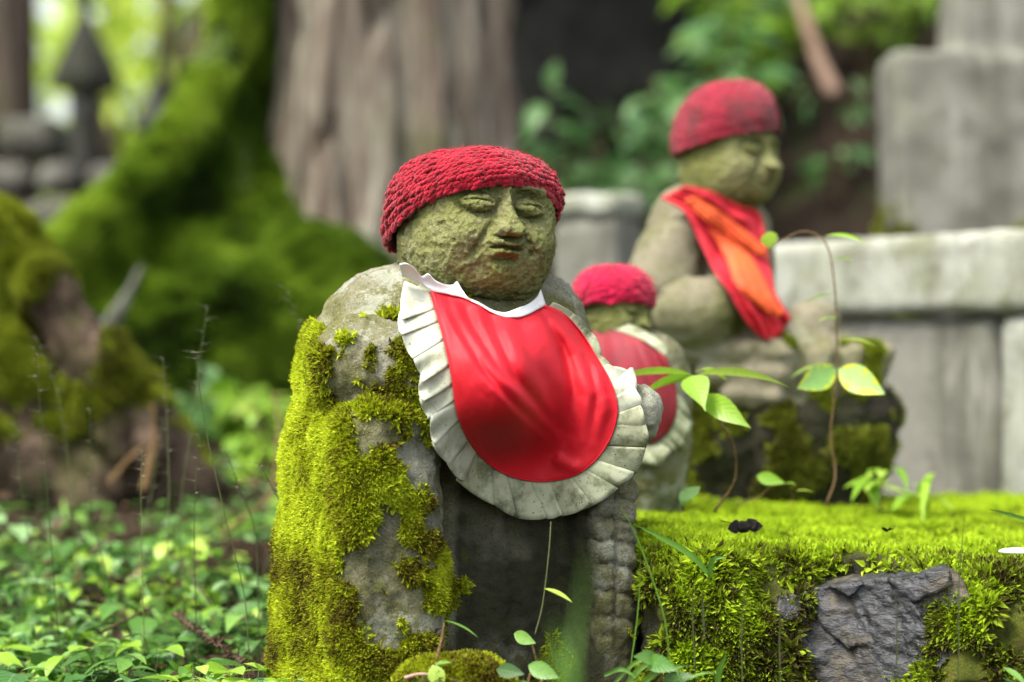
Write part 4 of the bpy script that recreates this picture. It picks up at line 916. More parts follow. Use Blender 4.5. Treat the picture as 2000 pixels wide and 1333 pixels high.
# bib
DR = Drape(fw, 700, 1340, 480, 1080, 2.2, 2.60, 4, 0.0025, 9, 8, 2.47)
COL = [(842, 570), (880, 577), (925, 590), (958, 607), (985, 617), (1015, 618), (1040, 609), (1062, 598)]
OUT = [(842, 570), (850, 600), (862, 640), (873, 685), (884, 740), (893, 800), (910, 850), (937, 890), (975, 920), (1020, 937), (1070, 940), (1120, 930), (1160, 902), (1190, 860), (1204, 815), (1203, 780), (1190, 742), (1166, 700), (1140, 657), (1110, 622), (1085, 606), (1062, 598)]
nu, nv = 150, 80
Oc = curve(OUT, nu); s_ = np.linspace(0, 1, nu); Cc = curve(COL, 200)[(np.clip(0.03 + 0.94 * sstep(0.05, 0.95, s_), 0, 1) * 199).astype(int)]
Cc[0] = COL[0]; Cc[-1] = COL[-1]
k = np.ones(9) / 9; Cs = np.stack([np.convolve(np.pad(Cc[:, i], 4, mode='edge'), k, 'valid') for i in (0, 1)], 1)
v_ = np.linspace(0, 1, nv)[None, :, None]; G2 = Cs[:, None] * (1 - v_) + Oc[:, None] * v_; PX, PY = G2[..., 0], G2[..., 1]
Yb = DR(PX, PY) - 0.006
def crease(pts, w, amp, wl=None, f0=0.15, f1=0.75):
    d, sd, t = seg_dist(PX, PY, pts); ww = np.where(sd > 0, w, wl or w)
    return amp * np.exp(-(d / ww) ** 2) * sstep(0, f0, t) * (1 - sstep(f1, 1.0, t) * 0.85)
fold = 0
fold = fold + crease([(850, 575), (885, 650), (935, 735), (1010, 815), (1085, 880)], 62, 0.0080, 10)
for pts, wa, am, wb in (([(878, 588), (915, 650), (962, 725), (1030, 795), (1085, 850)], 20, 0.0060, 8), ([(925, 596), (958, 670), (995, 745), (1050, 815), (1090, 855)], 20, 0.0065, 8), ([(985, 620), (1020, 700), (1058, 775), (1088, 845)], 24, 0.0065, 9),
                        ([(1040, 612), (1080, 680), (1102, 760), (1098, 850)], 20, 0.0065, 9), ([(1058, 606), (1128, 690), (1152, 770), (1140, 860)], 18, 0.0060, 9), ([(1080, 612), (1165, 725), (1182, 800), (1160, 870)], 14, 0.0045, 8)):
    fold = fold + crease(pts, wa, am, wb, 0.12, 0.45)
    fold = fold + crease([(x + 17, y - 4) for x, y in pts], 12, -0.5 * am, 12, 0.12, 0.4)
fold = fold + crease([(1080, 895), (1110, 908), (1135, 920)], 12, 0.0050) + 0.0026 * (fbm(np.stack([PX, PY * 0.5, 0 * PX], -1), 0.03, 2, 5) - 0.5) + 0.0012 * (fbm(np.stack([PX - 0.4 * PY, PY * 0.25, 0 * PX], -1), 0.09, 2, 8) - 0.5)
fold = 1.45 * fold * np.clip(1 - v_[..., 0], 0, 1) ** 0.15
Yb = Yb - fold - 0.004 * np.sin(np.pi * np.clip(v_[..., 0], 0, 1))
bib = empty("cloth_bib", sheet(np.array(1010.), np.array(940.), np.array(2.30)), 0, "shiny red bib with a stained white pleated frill on the front statue", "bib")
o = mobj("red_panel", sheet(PX, PY, Yb).reshape(-1, 3), gridF(nu, nv), M['red'], bib, solid=0.0012)
o.modifiers["thickness"].offset = -1.0
# piping seam along the panel's edge
e3 = sheet(PX[:, -1], PY[:, -1], Yb[:, -1] - 0.0012); b = Bag(); add_tube(b, e3, 0.0009, 6); b.obj("seam", M['red'], o)
PAIR = [((842, 570), (790, 545)), ((847, 592), (776, 606)), ((856, 622), (781, 650)), ((866, 655), (799, 692)), ((875, 697), (815, 735)), ((884, 738), (821, 775)), ((889, 778), (835, 815)), ((897, 813), (846, 860)), ((910, 848), (868, 905)), ((928, 878), (893, 943)), ((952, 905), (943, 978)), ((985, 926), (1003, 1004)), ((1020, 937), (1058, 1012)), ((1062, 940), (1085, 1013)), ((1100, 935), (1142, 998)), ((1136, 920), (1200, 958)), ((1158, 903), (1240, 925)), ((1180, 876), (1256, 888)), ((1196, 845), (1263, 845)), ((1204, 815), (1265, 800)), ((1203, 785), (1255, 768)), ((1196, 755), (1228, 727)), ((1182, 727), (1202, 713)), ((1165, 698), (1182, 692)), ((1145, 664), (1166, 655)), ((1115, 626), (1132, 622)), ((1072, 600), (1080, 590))]
PI_ = np.array([p[0] for p in PAIR], float); PO_ = np.array([p[1] for p in PAIR], float); PO_[1:-1] += rng.normal(size=(len(PAIR) - 2, 2)) * 5
npl = len(PAIR) - 1
for k in range(npl):
    a = np.linspace(rng.uniform(-0.1, 0.15), 1.1 + rng.uniform(0, 0.35) if k < npl - 1 else 1.0, 9); t = np.linspace(0, 1, 8)
    k1 = np.clip(k + a, 0, npl); I = np.stack([np.interp(k1, np.arange(npl + 1), PI_[:, i]) for i in (0, 1)], 1); Ou = np.stack([np.interp(k1, np.arange(npl + 1), PO_[:, i]) for i in (0, 1)], 1)
    nrm2 = unit(Ou - I); Ou = Ou + nrm2 * (rng.normal() * 3 + 4 * np.sin(a * 2.6)[:, None] - 1)
    G = I[:, None] * (1 - t[None, :, None]) + Ou[:, None] * t[None, :, None] + (rng.normal(size=2) * 1.2)[None, None] * t[None, :, None]
    pl = 2.0 if k > 9 else 2.6
    wave = pl * (0.0028 * (np.maximum(a, 0)[:, None] ** 1.5) + 0.0016 * np.sin(a[:, None] * 3.0 + rng.uniform(-.5, .5))) * (0.25 + t[None] * (1 + 0.3 * rng.normal()))
    if k <= 9: wave = wave + 0.0045 * np.sin(a[:, None] * 5.2 + rng.uniform(0, 1)) * t[None] ** 1.2
    Yp = np.minimum(DR(G[..., 0], G[..., 1]), DR(I[:, 0], I[:, 1])[:, None] + 0.020 * t[None]) - 0.0035 - wave
    Yp = np.minimum(Yp, DR(G[..., 0], G[..., 1]) - 0.0015)
    mobj("pleat", sheet(G[..., 0], G[..., 1], Yp).reshape(-1, 3), gridF(9, 8), M['ruffle_clean' if k < 9 or 18 < k < 22 else 'ruffle'], bib, solid=0.0010)
CT = [(780, 517), (795, 516), (812, 528), (824, 541), (836, 536), (850, 549), (868, 556), (884, 557), (893, 551), (903, 568), (912, 581), (935, 592), (962, 607), (985, 612), (1003, 606), (1012, 602), (1030, 596), (1048, 582), (1056, 566)]
CB = [(786, 540), (800, 545), (818, 553), (832, 562), (846, 570), (858, 573), (872, 575), (884, 578), (895, 580), (908, 584), (925, 592), (942, 600), (962, 611), (985, 620), (1003, 621), (1018, 620), (1036, 613), (1052, 604), (1066, 598)]
Tc, Bc = curve(CT, 70), curve(CB, 70); t = np.linspace(0, 1, 6)[None, :, None]; G = Bc[:, None] * (1 - t) + Tc[:, None] * t
wv = 0.003 * np.sin(np.linspace(0, 26, 70))[:, None] * t[..., 0]
Yc = np.minimum(DR(G[..., 0], G[..., 1]) - 0.008, DR(Bc[:, 0], Bc[:, 1])[:, None] + 0.02) - wv - 0.002
mobj("collar", sheet(G[..., 0], G[..., 1], Yc).reshape(-1, 3), gridF(70, 6), M['white'], bib, solid=0.0014)

# ---- the small statue behind it
Y2 = 2.86
def small_body(x, y, z):
    c = W(1238, 850, Y2); d = sup(x, y, z, c, (0.066, 0.058, 0.128), 2.4)
    d = smin(d, ell(x, y, z, W(1290, 760, Y2 - 0.03), (0.032, 0.045, 0.06)), 0.02)
    return smax(d, 0.12 - z, 0.01)
small = empty("stone_statue", W(1238, 1010, Y2), 0, "small stone statue half hidden behind the front one, face covered by its bib", "statue")
V, Q = surface(small_body, W(1080, 1100, Y2) - np.array([0, .12, 0]), W(1400, 500, Y2) + np.array([0, .12, 0]), 0.0035)
V = roughen(V, Q, (30, 0.003), (110, 0.0018), seed=3)
mobj("body", V, Q, M['statue'], small, attrs={"moss": np.clip(1.8 * (fbm(V, 20, 2, 2) - 0.5), 0, 0.6)})
head_obj(W(1203, 614, Y2), 0.52, rotm(math.radians(48), math.radians(8), math.radians(12)), M['face'], small, 0.0018, 9)
hc = W(1198, 0, Y2)
zb2 = lambda p: (CAM_Z - (616 - 667) / FPX * Y2) + 0.016 * np.clip(0.5 + 0.5 * np.cos(p), 0, 1) ** 1.3
knit_hat("crocheted_hat", hc + np.array([0, 0, 0]), 0.0505, 0.95, zb2, CAM_Z - (521 - 667) / FPX * Y2, math.radians(15), 0.0062, M['yarn_bright'], "bright crimson crocheted hat on the small half-hidden statue", 0.85, 0.66, 0.35, 0.0025, 8, (-0.02, 0), 700)
D2 = Drape(small_body, 1080, 1420, 560, 1000, 2.65, 3.0, 4, 0.0025, 7, 6, 2.88)
sb = empty("cloth_bib", W(1250, 900, 2.79), 0, "faded red bib with a grey-white frill on the small half-hidden statue", "bib")
CO2 = curve([(1150, 640), (1180, 642), (1215, 648), (1260, 666), (1300, 694)], 50)
BO2 = curve([(1150, 700), (1165, 800), (1200, 860), (1250, 868), (1285, 862), (1308, 840), (1322, 800), (1318, 750), (1300, 694)], 50)
t = np.linspace(0, 1, 30)[None, :, None]; G = CO2[:, None] * (1 - t) + BO2[:, None] * t
Yq = D2(G[..., 0], G[..., 1]) - 0.007 - 0.0035 * np.sin(np.linspace(0, 22, 50))[:, None] * np.sin(np.pi * (0.15 + 0.8 * t[..., 0])) - 0.004 * np.exp(-((G[..., 0] - 1215 - 0.3 * (G[..., 1] - 650)) / 10) ** 2)
mobj("red_panel", sheet(G[..., 0], G[..., 1], Yq).reshape(-1, 3), gridF(50, 30), M['red_old'], sb, solid=0.0012)
C2t = curve([(1140, 622), (1180, 626), (1215, 630), (1260, 648), (1306, 680)], 40); C2b = curve([(1150, 642), (1180, 644), (1215, 650), (1260, 668), (1302, 698)], 40)
t = np.linspace(0, 1, 5)[None, :, None]; G = C2b[:, None] * (1 - t) + C2t[:, None] * t
mobj("collar", sheet(G[..., 0], G[..., 1], D2(G[..., 0], G[..., 1]) - 0.010).reshape(-1, 3), gridF(40, 5), M['ruffle'], sb, solid=0.0014)
IN2 = [(1322, 770), (1322, 800), (1312, 832), (1300, 850), (1285, 862), (1262, 868), (1240, 868), (1215, 864)]; OU2 = [(1338, 785), (1354, 825), (1340, 862), (1330, 884), (1312, 880), (1290, 910), (1262, 908), (1235, 900)]
for k in range(7):
    a = np.linspace(0, 1.2 if k < 6 else 1, 7); t = np.linspace(0, 1, 6); kk = np.clip(k + a, 0, 7)
    I = np.stack([np.interp(kk, np.arange(8), np.array(IN2)[:, i]) for i in (0, 1)], 1); Ou = np.stack([np.interp(kk, np.arange(8), np.array(OU2)[:, i]) for i in (0, 1)], 1)
    G = I[:, None] * (1 - t[None, :, None]) + Ou[:, None] * t[None, :, None]
    Yp = D2(I[:, 0], I[:, 1])[:, None] - 0.006 - 0.008 * np.sin(a * 2.8)[:, None] * t[None] + 0.010 * t[None] * (k < 4)
    mobj("pleat", sheet(G[..., 0], G[..., 1], Yp).reshape(-1, 3), gridF(7, 6), M['ruffle'], sb, solid=0.001)

# ---- the seated statue
Y3 = 3.2; s3 = Y3 / FPX
def seated_body(x, y, z):
    d = ell(x, y, z, W(1385, 545, Y3), (0.088, 0.080, 0.135))
    d = smin(d, cap(x, y, z, W(1335, 430, Y3 - 0.02), W(1440, 445, Y3 + 0.04), 0.040), 0.03)
    d = smin(d, cap(x, y, z, W(1410, 440, Y3), W(1416, 390, Y3), 0.038), 0.02)
    arm = cap(x, y, z, W(1325, 440, Y3 - 0.06), W(1290, 560, Y3 - 0.085), 0.040, 0.047); arm = smax(arm, z - (CAM_Z - (x - W(1300, 0, Y3)[0]) * -0.35 + 0.16), 0.02)
    arm = smax(arm, (CAM_Z - (590 - 667) * s3 + 0.36 * (x - W(1240, 0, Y3)[0])) - z, 0.006)
    d = np.minimum(d, arm)
    d = smin(d, ell(x, y, z, W(1290, 590, Y3 - 0.02), (0.048, 0.06, 0.055)), 0.006)
    d = np.minimum(d, ell(x, y, z, W(1362, 612, Y3 - 0.125), (0.058, 0.040, 0.044)))
    d = smin(d, cap(x, y, z, W(1400, 590, Y3 - 0.10), W(1500, 625, Y3 - 0.11), 0.034, 0.026), 0.010)
    d = smin(d, ell(x, y, z, W(1585, 632, Y3 - 0.06), (0.036, 0.036, 0.030)), 0.008)
    d = smin(d, ell(x, y, z, W(1430, 690, Y3 - 0.02), (0.120, 0.12, 0.042)), 0.015)
    d = smin(d, ell(x, y, z, W(1570, 690, Y3 - 0.02), (0.075, 0.10, 0.036)), 0.02)
    return d
seat = empty("seated_stone_statue", W(1520, 800, Y3), 0, "seated stone statue facing right on a lotus seat at the back of the ledge", "statue")
V, Q = surface(seated_body, W(1190, 800, Y3) - np.array([0, .22, 0]), W(1740, 360, Y3) + np.array([0, .22, 0]), 0.0040)
V = roughen(V, Q, (28, 0.003), (90, 0.0016), seed=5)
mobj("body", V, Q, M['seated'], seat, attrs={"moss": np.clip(1.6 * (fbm(V, 16, 2, 2) - 0.52), 0, 0.6)})
head_obj(W(1424, 318, Y3 - 0.02), 0.80, rotm(math.radians(46), math.radians(4), math.radians(4)), M['face'], seat, 0.0018, 12)
LC = W(1520, 735, Y3)
def lotus(x, y, z):
    a = np.arctan2(y - LC[1], x - LC[0]); r = np.hypot(x - LC[0], (y - LC[1])); zz = z - LC[2]
    R = 0.128 + 0.022 * sstep(-0.04, 0.05, zz) + 0.006 * np.abs(np.sin(a * 9))
    d = (r - R) * 0.8; d = smax(d, zz - 0.050 + 0.10 * np.clip(r - 0.09, 0, 1), 0.014); d = smax(d, -0.048 - zz, 0.01)
    d = d + 0.010 * np.abs(np.cos(a * 9)) * sstep(0.0, 0.03, zz) * sstep(1.9, 1.2, np.abs(a + 0.3)) * sstep(0.05, 0.09, r)
    for k, (z0, rr) in enumerate(((0.038, 0.020), (0.008, 0.018), (-0.020, 0.016))):
        c = cap(x, y, z, W(1345 + 45 * k, 667, Y3 - 0.108 - 0.008 * k) * np.array([1, 1, 0]) + np.array([0, 0, LC[2] + z0]), W(1525 - 5 * k, 667, Y3 - 0.138) * np.array([1, 1, 0]) + np.array([0, 0, LC[2] + z0 - 0.004]), rr, rr * 0.8)
        d = smin(d, c, 0.010)
    return d
V, Q = surface(lotus, LC - np.array([0.2, 0.2, 0.07]), LC + np.array([0.2, 0.2, 0.08]), 0.0036)
V = roughen(V, Q, (26, 0.005), (80, 0.002), seed=7); N0 = vnormals(V, Q)
lm = np.clip(1.9 * (fbm(V, 18, 3, 6) - 0.52) , 0, 0.8)
mobj("lotus_seat", V, Q, M['seated'], seat, attrs={"moss": lm})
P1, N1 = sample(V, Q, 3500, sstep(0.2, 0.5, lm), 12); moss_obj("moss", P1, N1, 0.008, np.clip(0.45 + fbm(P1, 20, 2) * 0.4, 0, 1), M['moss_near'], seat)
PC = W(1528, 883, Y3)
def pedestal(x, y, z):
    a = np.arctan2(y - PC[1], x - PC[0]); r = np.hypot(x - PC[0], (y - PC[1]) * 1.08); zz = z - PC[2]
    R = 0.118 + 0.032 * sstep(-0.075, 0.03, zz) - 0.010 * sstep(0.05, 0.08, zz)
    pet = np.abs(np.sin(a * 8)); R = R + (0.010 * pet ** 0.6 - 0.004) * sstep(-0.055, -0.01, zz)          # a ring of carved petals
    d = (r - R) * 0.85; d = smax(d, zz - 0.070 - 0.012 * pet * sstep(0.09, 0.14, r), 0.012); d = smax(d, -0.079 - zz, 0.008)
    return smax(d, -(ell(x, y, z, PC + np.array([0.0, -0.15, -0.075]), (0.13, 0.045, 0.035))), 0.015)
V, Q = surface(pedestal, PC - np.array([0.2, 0.2, 0.12]), PC + np.array([0.2, 0.2, 0.12]), 0.0045)
V = roughen(V, Q, (14, 0.006), (40, 0.004), (110, 0.002), seed=9); px, py = pxpy(V)
pm = np.clip(2.2 * (fbm(V, 26, 3, 16) - 0.44), 0, 0.9)
ped = empty("pedestal_stone", PC - np.array([0, 0, 0.075]), 0, "rough dark block with moss strands carrying the seated statue", "pedestal")
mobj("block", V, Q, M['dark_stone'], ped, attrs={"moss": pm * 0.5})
P1, N1 = sample(V, Q, 9000, sstep(0.15, 0.5, pm) * (V[:, 1] < Y3), 13); moss_obj("moss", P1, N1, 0.010, np.clip(0.05 + fbm(P1, 22, 2) * 0.65, 0, 1), M['moss_near'], ped, 4, 1.0, 0.8)
hc = W(1416, 0, Y3 - 0.02)
zt3 = CAM_Z - (168 - 667) / FPX * Y3; zb3 = lambda p: (CAM_Z - (296 - 667) / FPX * Y3) + 0.016 * np.clip(0.5 + 0.5 * np.cos(p), 0, 1)
knit_hat("knitted_cap", hc, 0.0735, 0.95, zb3, zt3, math.radians(50), 0.0046, M['yarn_old'], "worn red knitted cap on the seated statue", 0.85, 0.68, 0.4, 0.003, 14, (0.14, 0), 900)
D3 = Drape(seated_body, 1220, 1640, 330, 720, 2.9, 3.4, 4, 0.003, 8, 7, 3.16)
sc = empty("cloth_scarf", W(1480, 660, 3.05), 0, "red and orange cloth draped round the seated statue's neck", "scarf")
LE = curve([(1290, 388), (1335, 415), (1370, 480), (1398, 535), (1425, 572), (1452, 622), (1480, 655)], 60)
RE = curve([(1338, 364), (1392, 376), (1446, 404), (1484, 420), (1500, 500), (1514, 570), (1545, 622)], 60)
t = np.linspace(0, 1, 26)[None, :, None]; G = LE[:, None] * (1 - t) + RE[:, None] * t
u = np.linspace(0, 1, 60)[:, None]
Yq = D3(G[..., 0], G[..., 1]) - 0.010 - 0.005 * np.sin(t[..., 0] * 17 + u * 3) - 0.003 * np.sin(t[..., 0] * 29 - u * 7) - 0.014 * (fbm(np.stack([G[..., 0], G[..., 1] * 0.6, 0 * G[..., 0]], -1), 0.035, 3, 4) - 0.5)
G[-6:, :, 1] += (np.linspace(0, 1, 6)[:, None] * 26 * np.sin(np.pi * t[0, :, 0])[None]); 
rc = mobj("red_cloth", sheet(G[..., 0], G[..., 1], Yq).reshape(-1, 3), gridF(60, 26), M['red_scarf'], sc, solid=0.0012)
def band(L_, R_, off, name, mat):
    L_, R_ = curve(L_, 40), curve(R_, 40); t = np.linspace(0, 1, 12)[None, :, None]; G = L_[:, None] * (1 - t) + R_[:, None] * t
    Yq = D3(G[..., 0], G[..., 1]) - off - 0.004 * np.sin(np.pi * t[..., 0]) - 0.002 * np.sin(t[..., 0] * 20 + np.linspace(0, 6, 40)[:, None]) - 0.010 * (fbm(np.stack([G[..., 0], G[..., 1] * 0.6, 0 * G[..., 0]], -1), 0.05, 3, 4) - 0.5)
    mobj(name, sheet(G[..., 0], G[..., 1], Yq).reshape(-1, 3), gridF(40, 12), M[mat], rc, solid=0.0012)
band([(1336, 392), (1380, 432), (1430, 470), (1496, 506)], [(1358, 384), (1410, 418), (1460, 456), (1498, 488)], 0.020, "orange_band", 'orange')
band([(1386, 450), (1418, 505), (1440, 560), (1490, 606), (1520, 622)], [(1420, 466), (1462, 498), (1492, 540), (1512, 580), (1532, 612)], 0.018, "orange_cloth", 'orange')
# ------------------------------------------------------------------ plants in front
def spray(g, bag, p, n, size, h, wid=0.55, stem=None):
    """small plant: leaves on short stems round one point"""
    for k in range(n):
        a = g.uniform(0, 2 * np.pi); e = g.uniform(0.0, 0.55); hh = h * g.uniform(0.35, 1.1); rr = size * g.uniform(0.1, 0.7)
        q = p + np.array([math.cos(a) * rr, math.sin(a) * rr, hh]); d = np.array([math.cos(a), math.sin(a), e - 0.15]); L = size * g.uniform(0.6, 1.3)
        V, F, uv = leaf(q, d, np.array([-math.sin(a), math.cos(a), 0]) + g.normal(size=3) * 0.2, L, L * wid * g.uniform(0.8, 1.2), g.uniform(0.1, 0.8), g.uniform(0.1, 0.4), 6, peak=g.uniform(0.32, 0.5))
        bag.add(V, F, uv, rnd=g.random())
        if stem is not None:
            V, F, T = tube(np.array([p, p * 0.5 + q * 0.5 + np.array([0, 0, 0.2 * hh]), q]), [0.0007, 0.0006, 0.0004], 3); stem.add(V, F, rnd=g.random())
def blade(g, bag, p, L, w, d=None, curl=None):
    a = g.uniform(0, 2 * np.pi); d = np.array([math.cos(a) * 0.6, math.sin(a) * 0.6, 1.0]) if d is None else d
    V, F, uv = leaf(p, d, np.cross(d, (0.1, -1, 0.2)) + 0.3 * g.normal(size=3), L, w, g.uniform(0.3, 1.1) if curl is None else curl, 0.35, 8, peak=0.35); bag.add(V, F, uv, rnd=g.random())
def near_px(x, y):
    return 1000 + x / y * FPX
def statue_clear(x, y, m=0.0):
    lx, ly = (x - SO[0]) * ca + (y - SO[1]) * sa, -(x - SO[0]) * sa + (y - SO[1]) * ca
    return (abs(lx) > 0.20 + m) or (ly < -0.155 - m) or (ly > 0.14 + m)
g = np.random.default_rng(77); LV = [Bag(), Bag(), Bag()]; stt, bl, dl = Bag(), Bag(), Bag(); cnt = 0
while cnt < 1450:
    Y = 2.05 + 2.6 * g.random() ** 1.25; p = g.uniform(-220, 640); x = (p - 1000) / FPX * Y
    if not statue_clear(x, Y): continue
    n = fbm(np.array([[x, Y, 0.0]]), 4.0, 2, 3)[0]
    if g.random() > sstep(0.36, 0.54, n) * (1.0 if Y < 3.4 else 0.6) + 0.07: continue
    if Y > 3.3 and p < 330 and g.random() < 0.75: continue
    cnt += 1; q = gpt(x, Y); k = g.random(); sp = fbm(np.array([[x, Y, 0.0]]), 7.0, 2, 21)[0] + 0.16 * g.normal(); lv = LV[0 if sp < 0.5 else 1 if sp < 0.62 else 2]
    if Y < 2.75 and k < 0.16: spray(g, lv, q, g.integers(2, 5), g.uniform(0.030, 0.048), g.uniform(0.020, 0.055), g.uniform(0.35, 0.62), stt)
    elif k < 0.62: spray(g, lv, q, g.integers(3, 7), g.uniform(0.018, 0.044), g.uniform(0.010, 0.055), g.uniform(0.38, 0.64), stt)
    elif k < 0.85: spray(g, lv, q, g.integers(5, 10), g.uniform(0.008, 0.016), g.uniform(0.005, 0.035), 0.7, stt)
    else:
        for _ in range(g.integers(1, 4)): blade(g, bl, q + g.normal(size=3) * 0.006 * np.array([1, 1, 0]), g.uniform(0.03, 0.075), g.uniform(0.005, 0.012))
for lv, mt, lb in zip(LV, ('leaf', 'leaf_shrub', 'leaf_bright'), ("low mid-green leafy ground cover over the forest floor at lower left", "bluish pale green herbs mixed into the ground cover at lower left", "bright yellow-green herbs mixed into the ground cover at lower left")):
    lv.obj("ground_cover_leaves", M[mt], None, kind="stuff", label=lb, cat="ground cover")
for k in range(150):
    Y = g.uniform(2.15, 4.2); p = g.uniform(-60, 600); x = (p - 1000) / FPX * Y
    if statue_clear(x, Y): a = g.uniform(0, 6.28); V, F, uv = leaf(gpt(x, Y) + np.array([0, 0, g.uniform(0.006, 0.03)]), (math.cos(a), math.sin(a), g.normal() * 0.3), g.normal(size=3), g.uniform(0.015, 0.04), g.uniform(0.006, 0.016), g.uniform(-0.8, 0.8), 0.6, 7); dl.add(V, F, uv, rnd=g.random())
dl.obj("dead_leaves", M['dead'], None, kind="stuff", label="curled brown dead leaves scattered in the ground cover", cat="dead leaves")
stt.obj("ground_cover_stems", M['stalk'], None, kind="stuff", label="thin stems of the leafy ground cover at lower left", cat="ground cover")
bl.obj("grass", M['blade'], None, kind="stuff", label="short broad grass blades among the ground cover", cat="grass")
# litter: fallen cedar needles and scraps
g = np.random.default_rng(5); b = Bag()
for k in range(2600):
    Y = g.uniform(2.1, 4.6); p = g.uniform(-60, 700); x = (p - 1000) / FPX * Y
    if not statue_clear(x, Y): continue
    a = g.uniform(0, np.pi); q = gpt(x, Y) + np.array([0, 0, 0.006]); d = np.array([math.cos(a), math.sin(a), g.normal() * 0.15]) * g.uniform(0.008, 0.035)
    V, F, T = tube(np.array([q - d, q + np.array([0, 0, 0.004]), q + d]), [0.0009, 0.0014, 0.0007], 4); b.add(V, F, rnd=g.random())
b.obj("leaf_litter", M['twig'], None, kind="stuff", label="brown needles and scraps of litter on the ground at lower left", cat="litter")
# fallen cedar twigs and sticks
def twig(pts, r, label, needles=0, mat='twig'):
    L = curve([W(*p) for p in pts], 20); t = empty("fallen_twig", L[0], 0, label, "twig", "fallen twigs on the forest floor")
    sm_ = tube_obj("stem", L, np.linspace(r, r * 0.5, 20), M[mat], t, 6)
    if needles:
        b = Bag(); gg = np.random.default_rng(int(abs(pts[0][0])))
        for k in range(needles):
            i = gg.integers(1, 19); d = unit(L[min(19, i + 1)] - L[i - 1]) + gg.normal(size=3) * 0.6; d = unit(d) * gg.uniform(0.006, 0.014)
            V, F, T = tube(np.array([L[i], L[i] + d * 0.6, L[i] + d]), [0.0013, 0.0011, 0.0003], 4); b.add(V, F, rnd=gg.random())
        b.obj("needles", M[mat], sm_, kind="stuff")
twig([(340, 1200, 2.62), (390, 1235, 2.55), (440, 1270, 2.5), (485, 1305, 2.45)], 0.0030, "brown cedar twig lying across the lower left leaves, near the statue's base", 160)
twig([(140, 1130, 3.1), (180, 1080, 3.15), (230, 1050, 3.2), (330, 1030, 3.3)], 0.006, "dark curved stick below the root flare", 120)
twig([(330, 1085, 2.9), (360, 1105, 2.85), (410, 1180, 2.6)], 0.0016, "thin straight twig sticking out of the lower left leaves")
twig([(200, 1235, 2.6), (260, 1205, 2.65), (300, 1185, 2.7)], 0.0020, "short reddish twig at lower left between the leaves")
twig([(430, 1050, 3.3), (480, 1010, 3.35), (530, 960, 3.5), (545, 840, 3.7), (535, 770, 3.8)], 0.0042, "tall bent brown twig left of the front statue's elbow", 0, 'vine')
twig([(280, 960, 3.55), (300, 860, 3.6), (298, 790, 3.6)], 0.006, "reddish dead stick leaning on the near root", 0, 'vine')
twig([(215, 945, 3.6), (250, 900, 3.6), (285, 870, 3.6)], 0.005, "thin root-like stick crossing in front of the near root", 0, 'vine')
twig([(790, 1325, 2.2), (830, 1318, 2.2), (905, 1333, 2.2)], 0.0022, "pale dry twig at the bottom edge before the statue", 0, 'branch')
twig([(955, 1300, 2.26), (975, 1318, 2.24), (1000, 1340, 2.22)], 0.0018, "short pale twig at the bottom, below the bib", 0, 'branch')
# the brown heap of dead cedar sprays beside the statue
t = empty("dead_foliage_heap", gpt(*W(500, 0, 3.2)[:2]), 0, "brown heap of dead cedar sprays left of the front statue", "litter heap")
hp = W(500, 0, 3.15); hp[2] = float(ground_z(hp[0], hp[1]))
V, Q = surface(lambda x, y, z: ell(x, y, z, hp, (0.085, 0.10, 0.045)), hp - np.array([.12, .14, .08]), hp + np.array([.12, .14, .08]), 0.008); V = roughen(V, Q, (30, 0.008), (80, 0.004))
mobj("mound", V, Q, M['soil'], t); P1, N1 = sample(V, Q, 5000, (V[:, 2] > hp[2] - 0.01).astype(float), 3)
b = Bag(); Vt, Ft, rn = tufts(P1, N1, 0.012, 4, 1.3, 0.2, 0.10, 12); mobj("sprays", Vt, Ft, M['twig'], t, smooth=False, attrs={"rnd": rn}, kind="stuff")
# thin seeding grass stalks
ST = [([(100, 1240), (60, 1080), (35, 900), (30, 830)], 2.75, "first"), ([(115, 1260), (95, 1000), (75, 760), (68, 680)], 2.6, "second"), ([(165, 1250), (140, 960), (110, 760), (70, 660)], 2.85, "third"), ([(270, 1110), (300, 940), (320, 820)], 2.9, "fourth"),
      ([(215, 1160), (180, 1000), (176, 800)], 2.7, "fifth"), ([(320, 1180), (330, 1000), (325, 800), (318, 700)], 2.7, "sixth"), ([(280, 1200), (275, 960), (278, 880)], 2.55, "seventh"), ([(352, 1010), (372, 850), (388, 720), (405, 600)], 2.75, "eighth"),
      ([(480, 1185), (440, 1010), (400, 830), (384, 700), (380, 690)], 2.5, "ninth"), ([(382, 1180), (380, 1000), (388, 850)], 2.55, "tenth"), ([(500, 1060), (470, 960), (440, 880)], 2.6, "eleventh"), ([(555, 1040), (530, 950), (503, 905)], 2.5, "twelfth"), ([(620, 760), (590, 650), (552, 560)], 2.75, "thirteenth")]
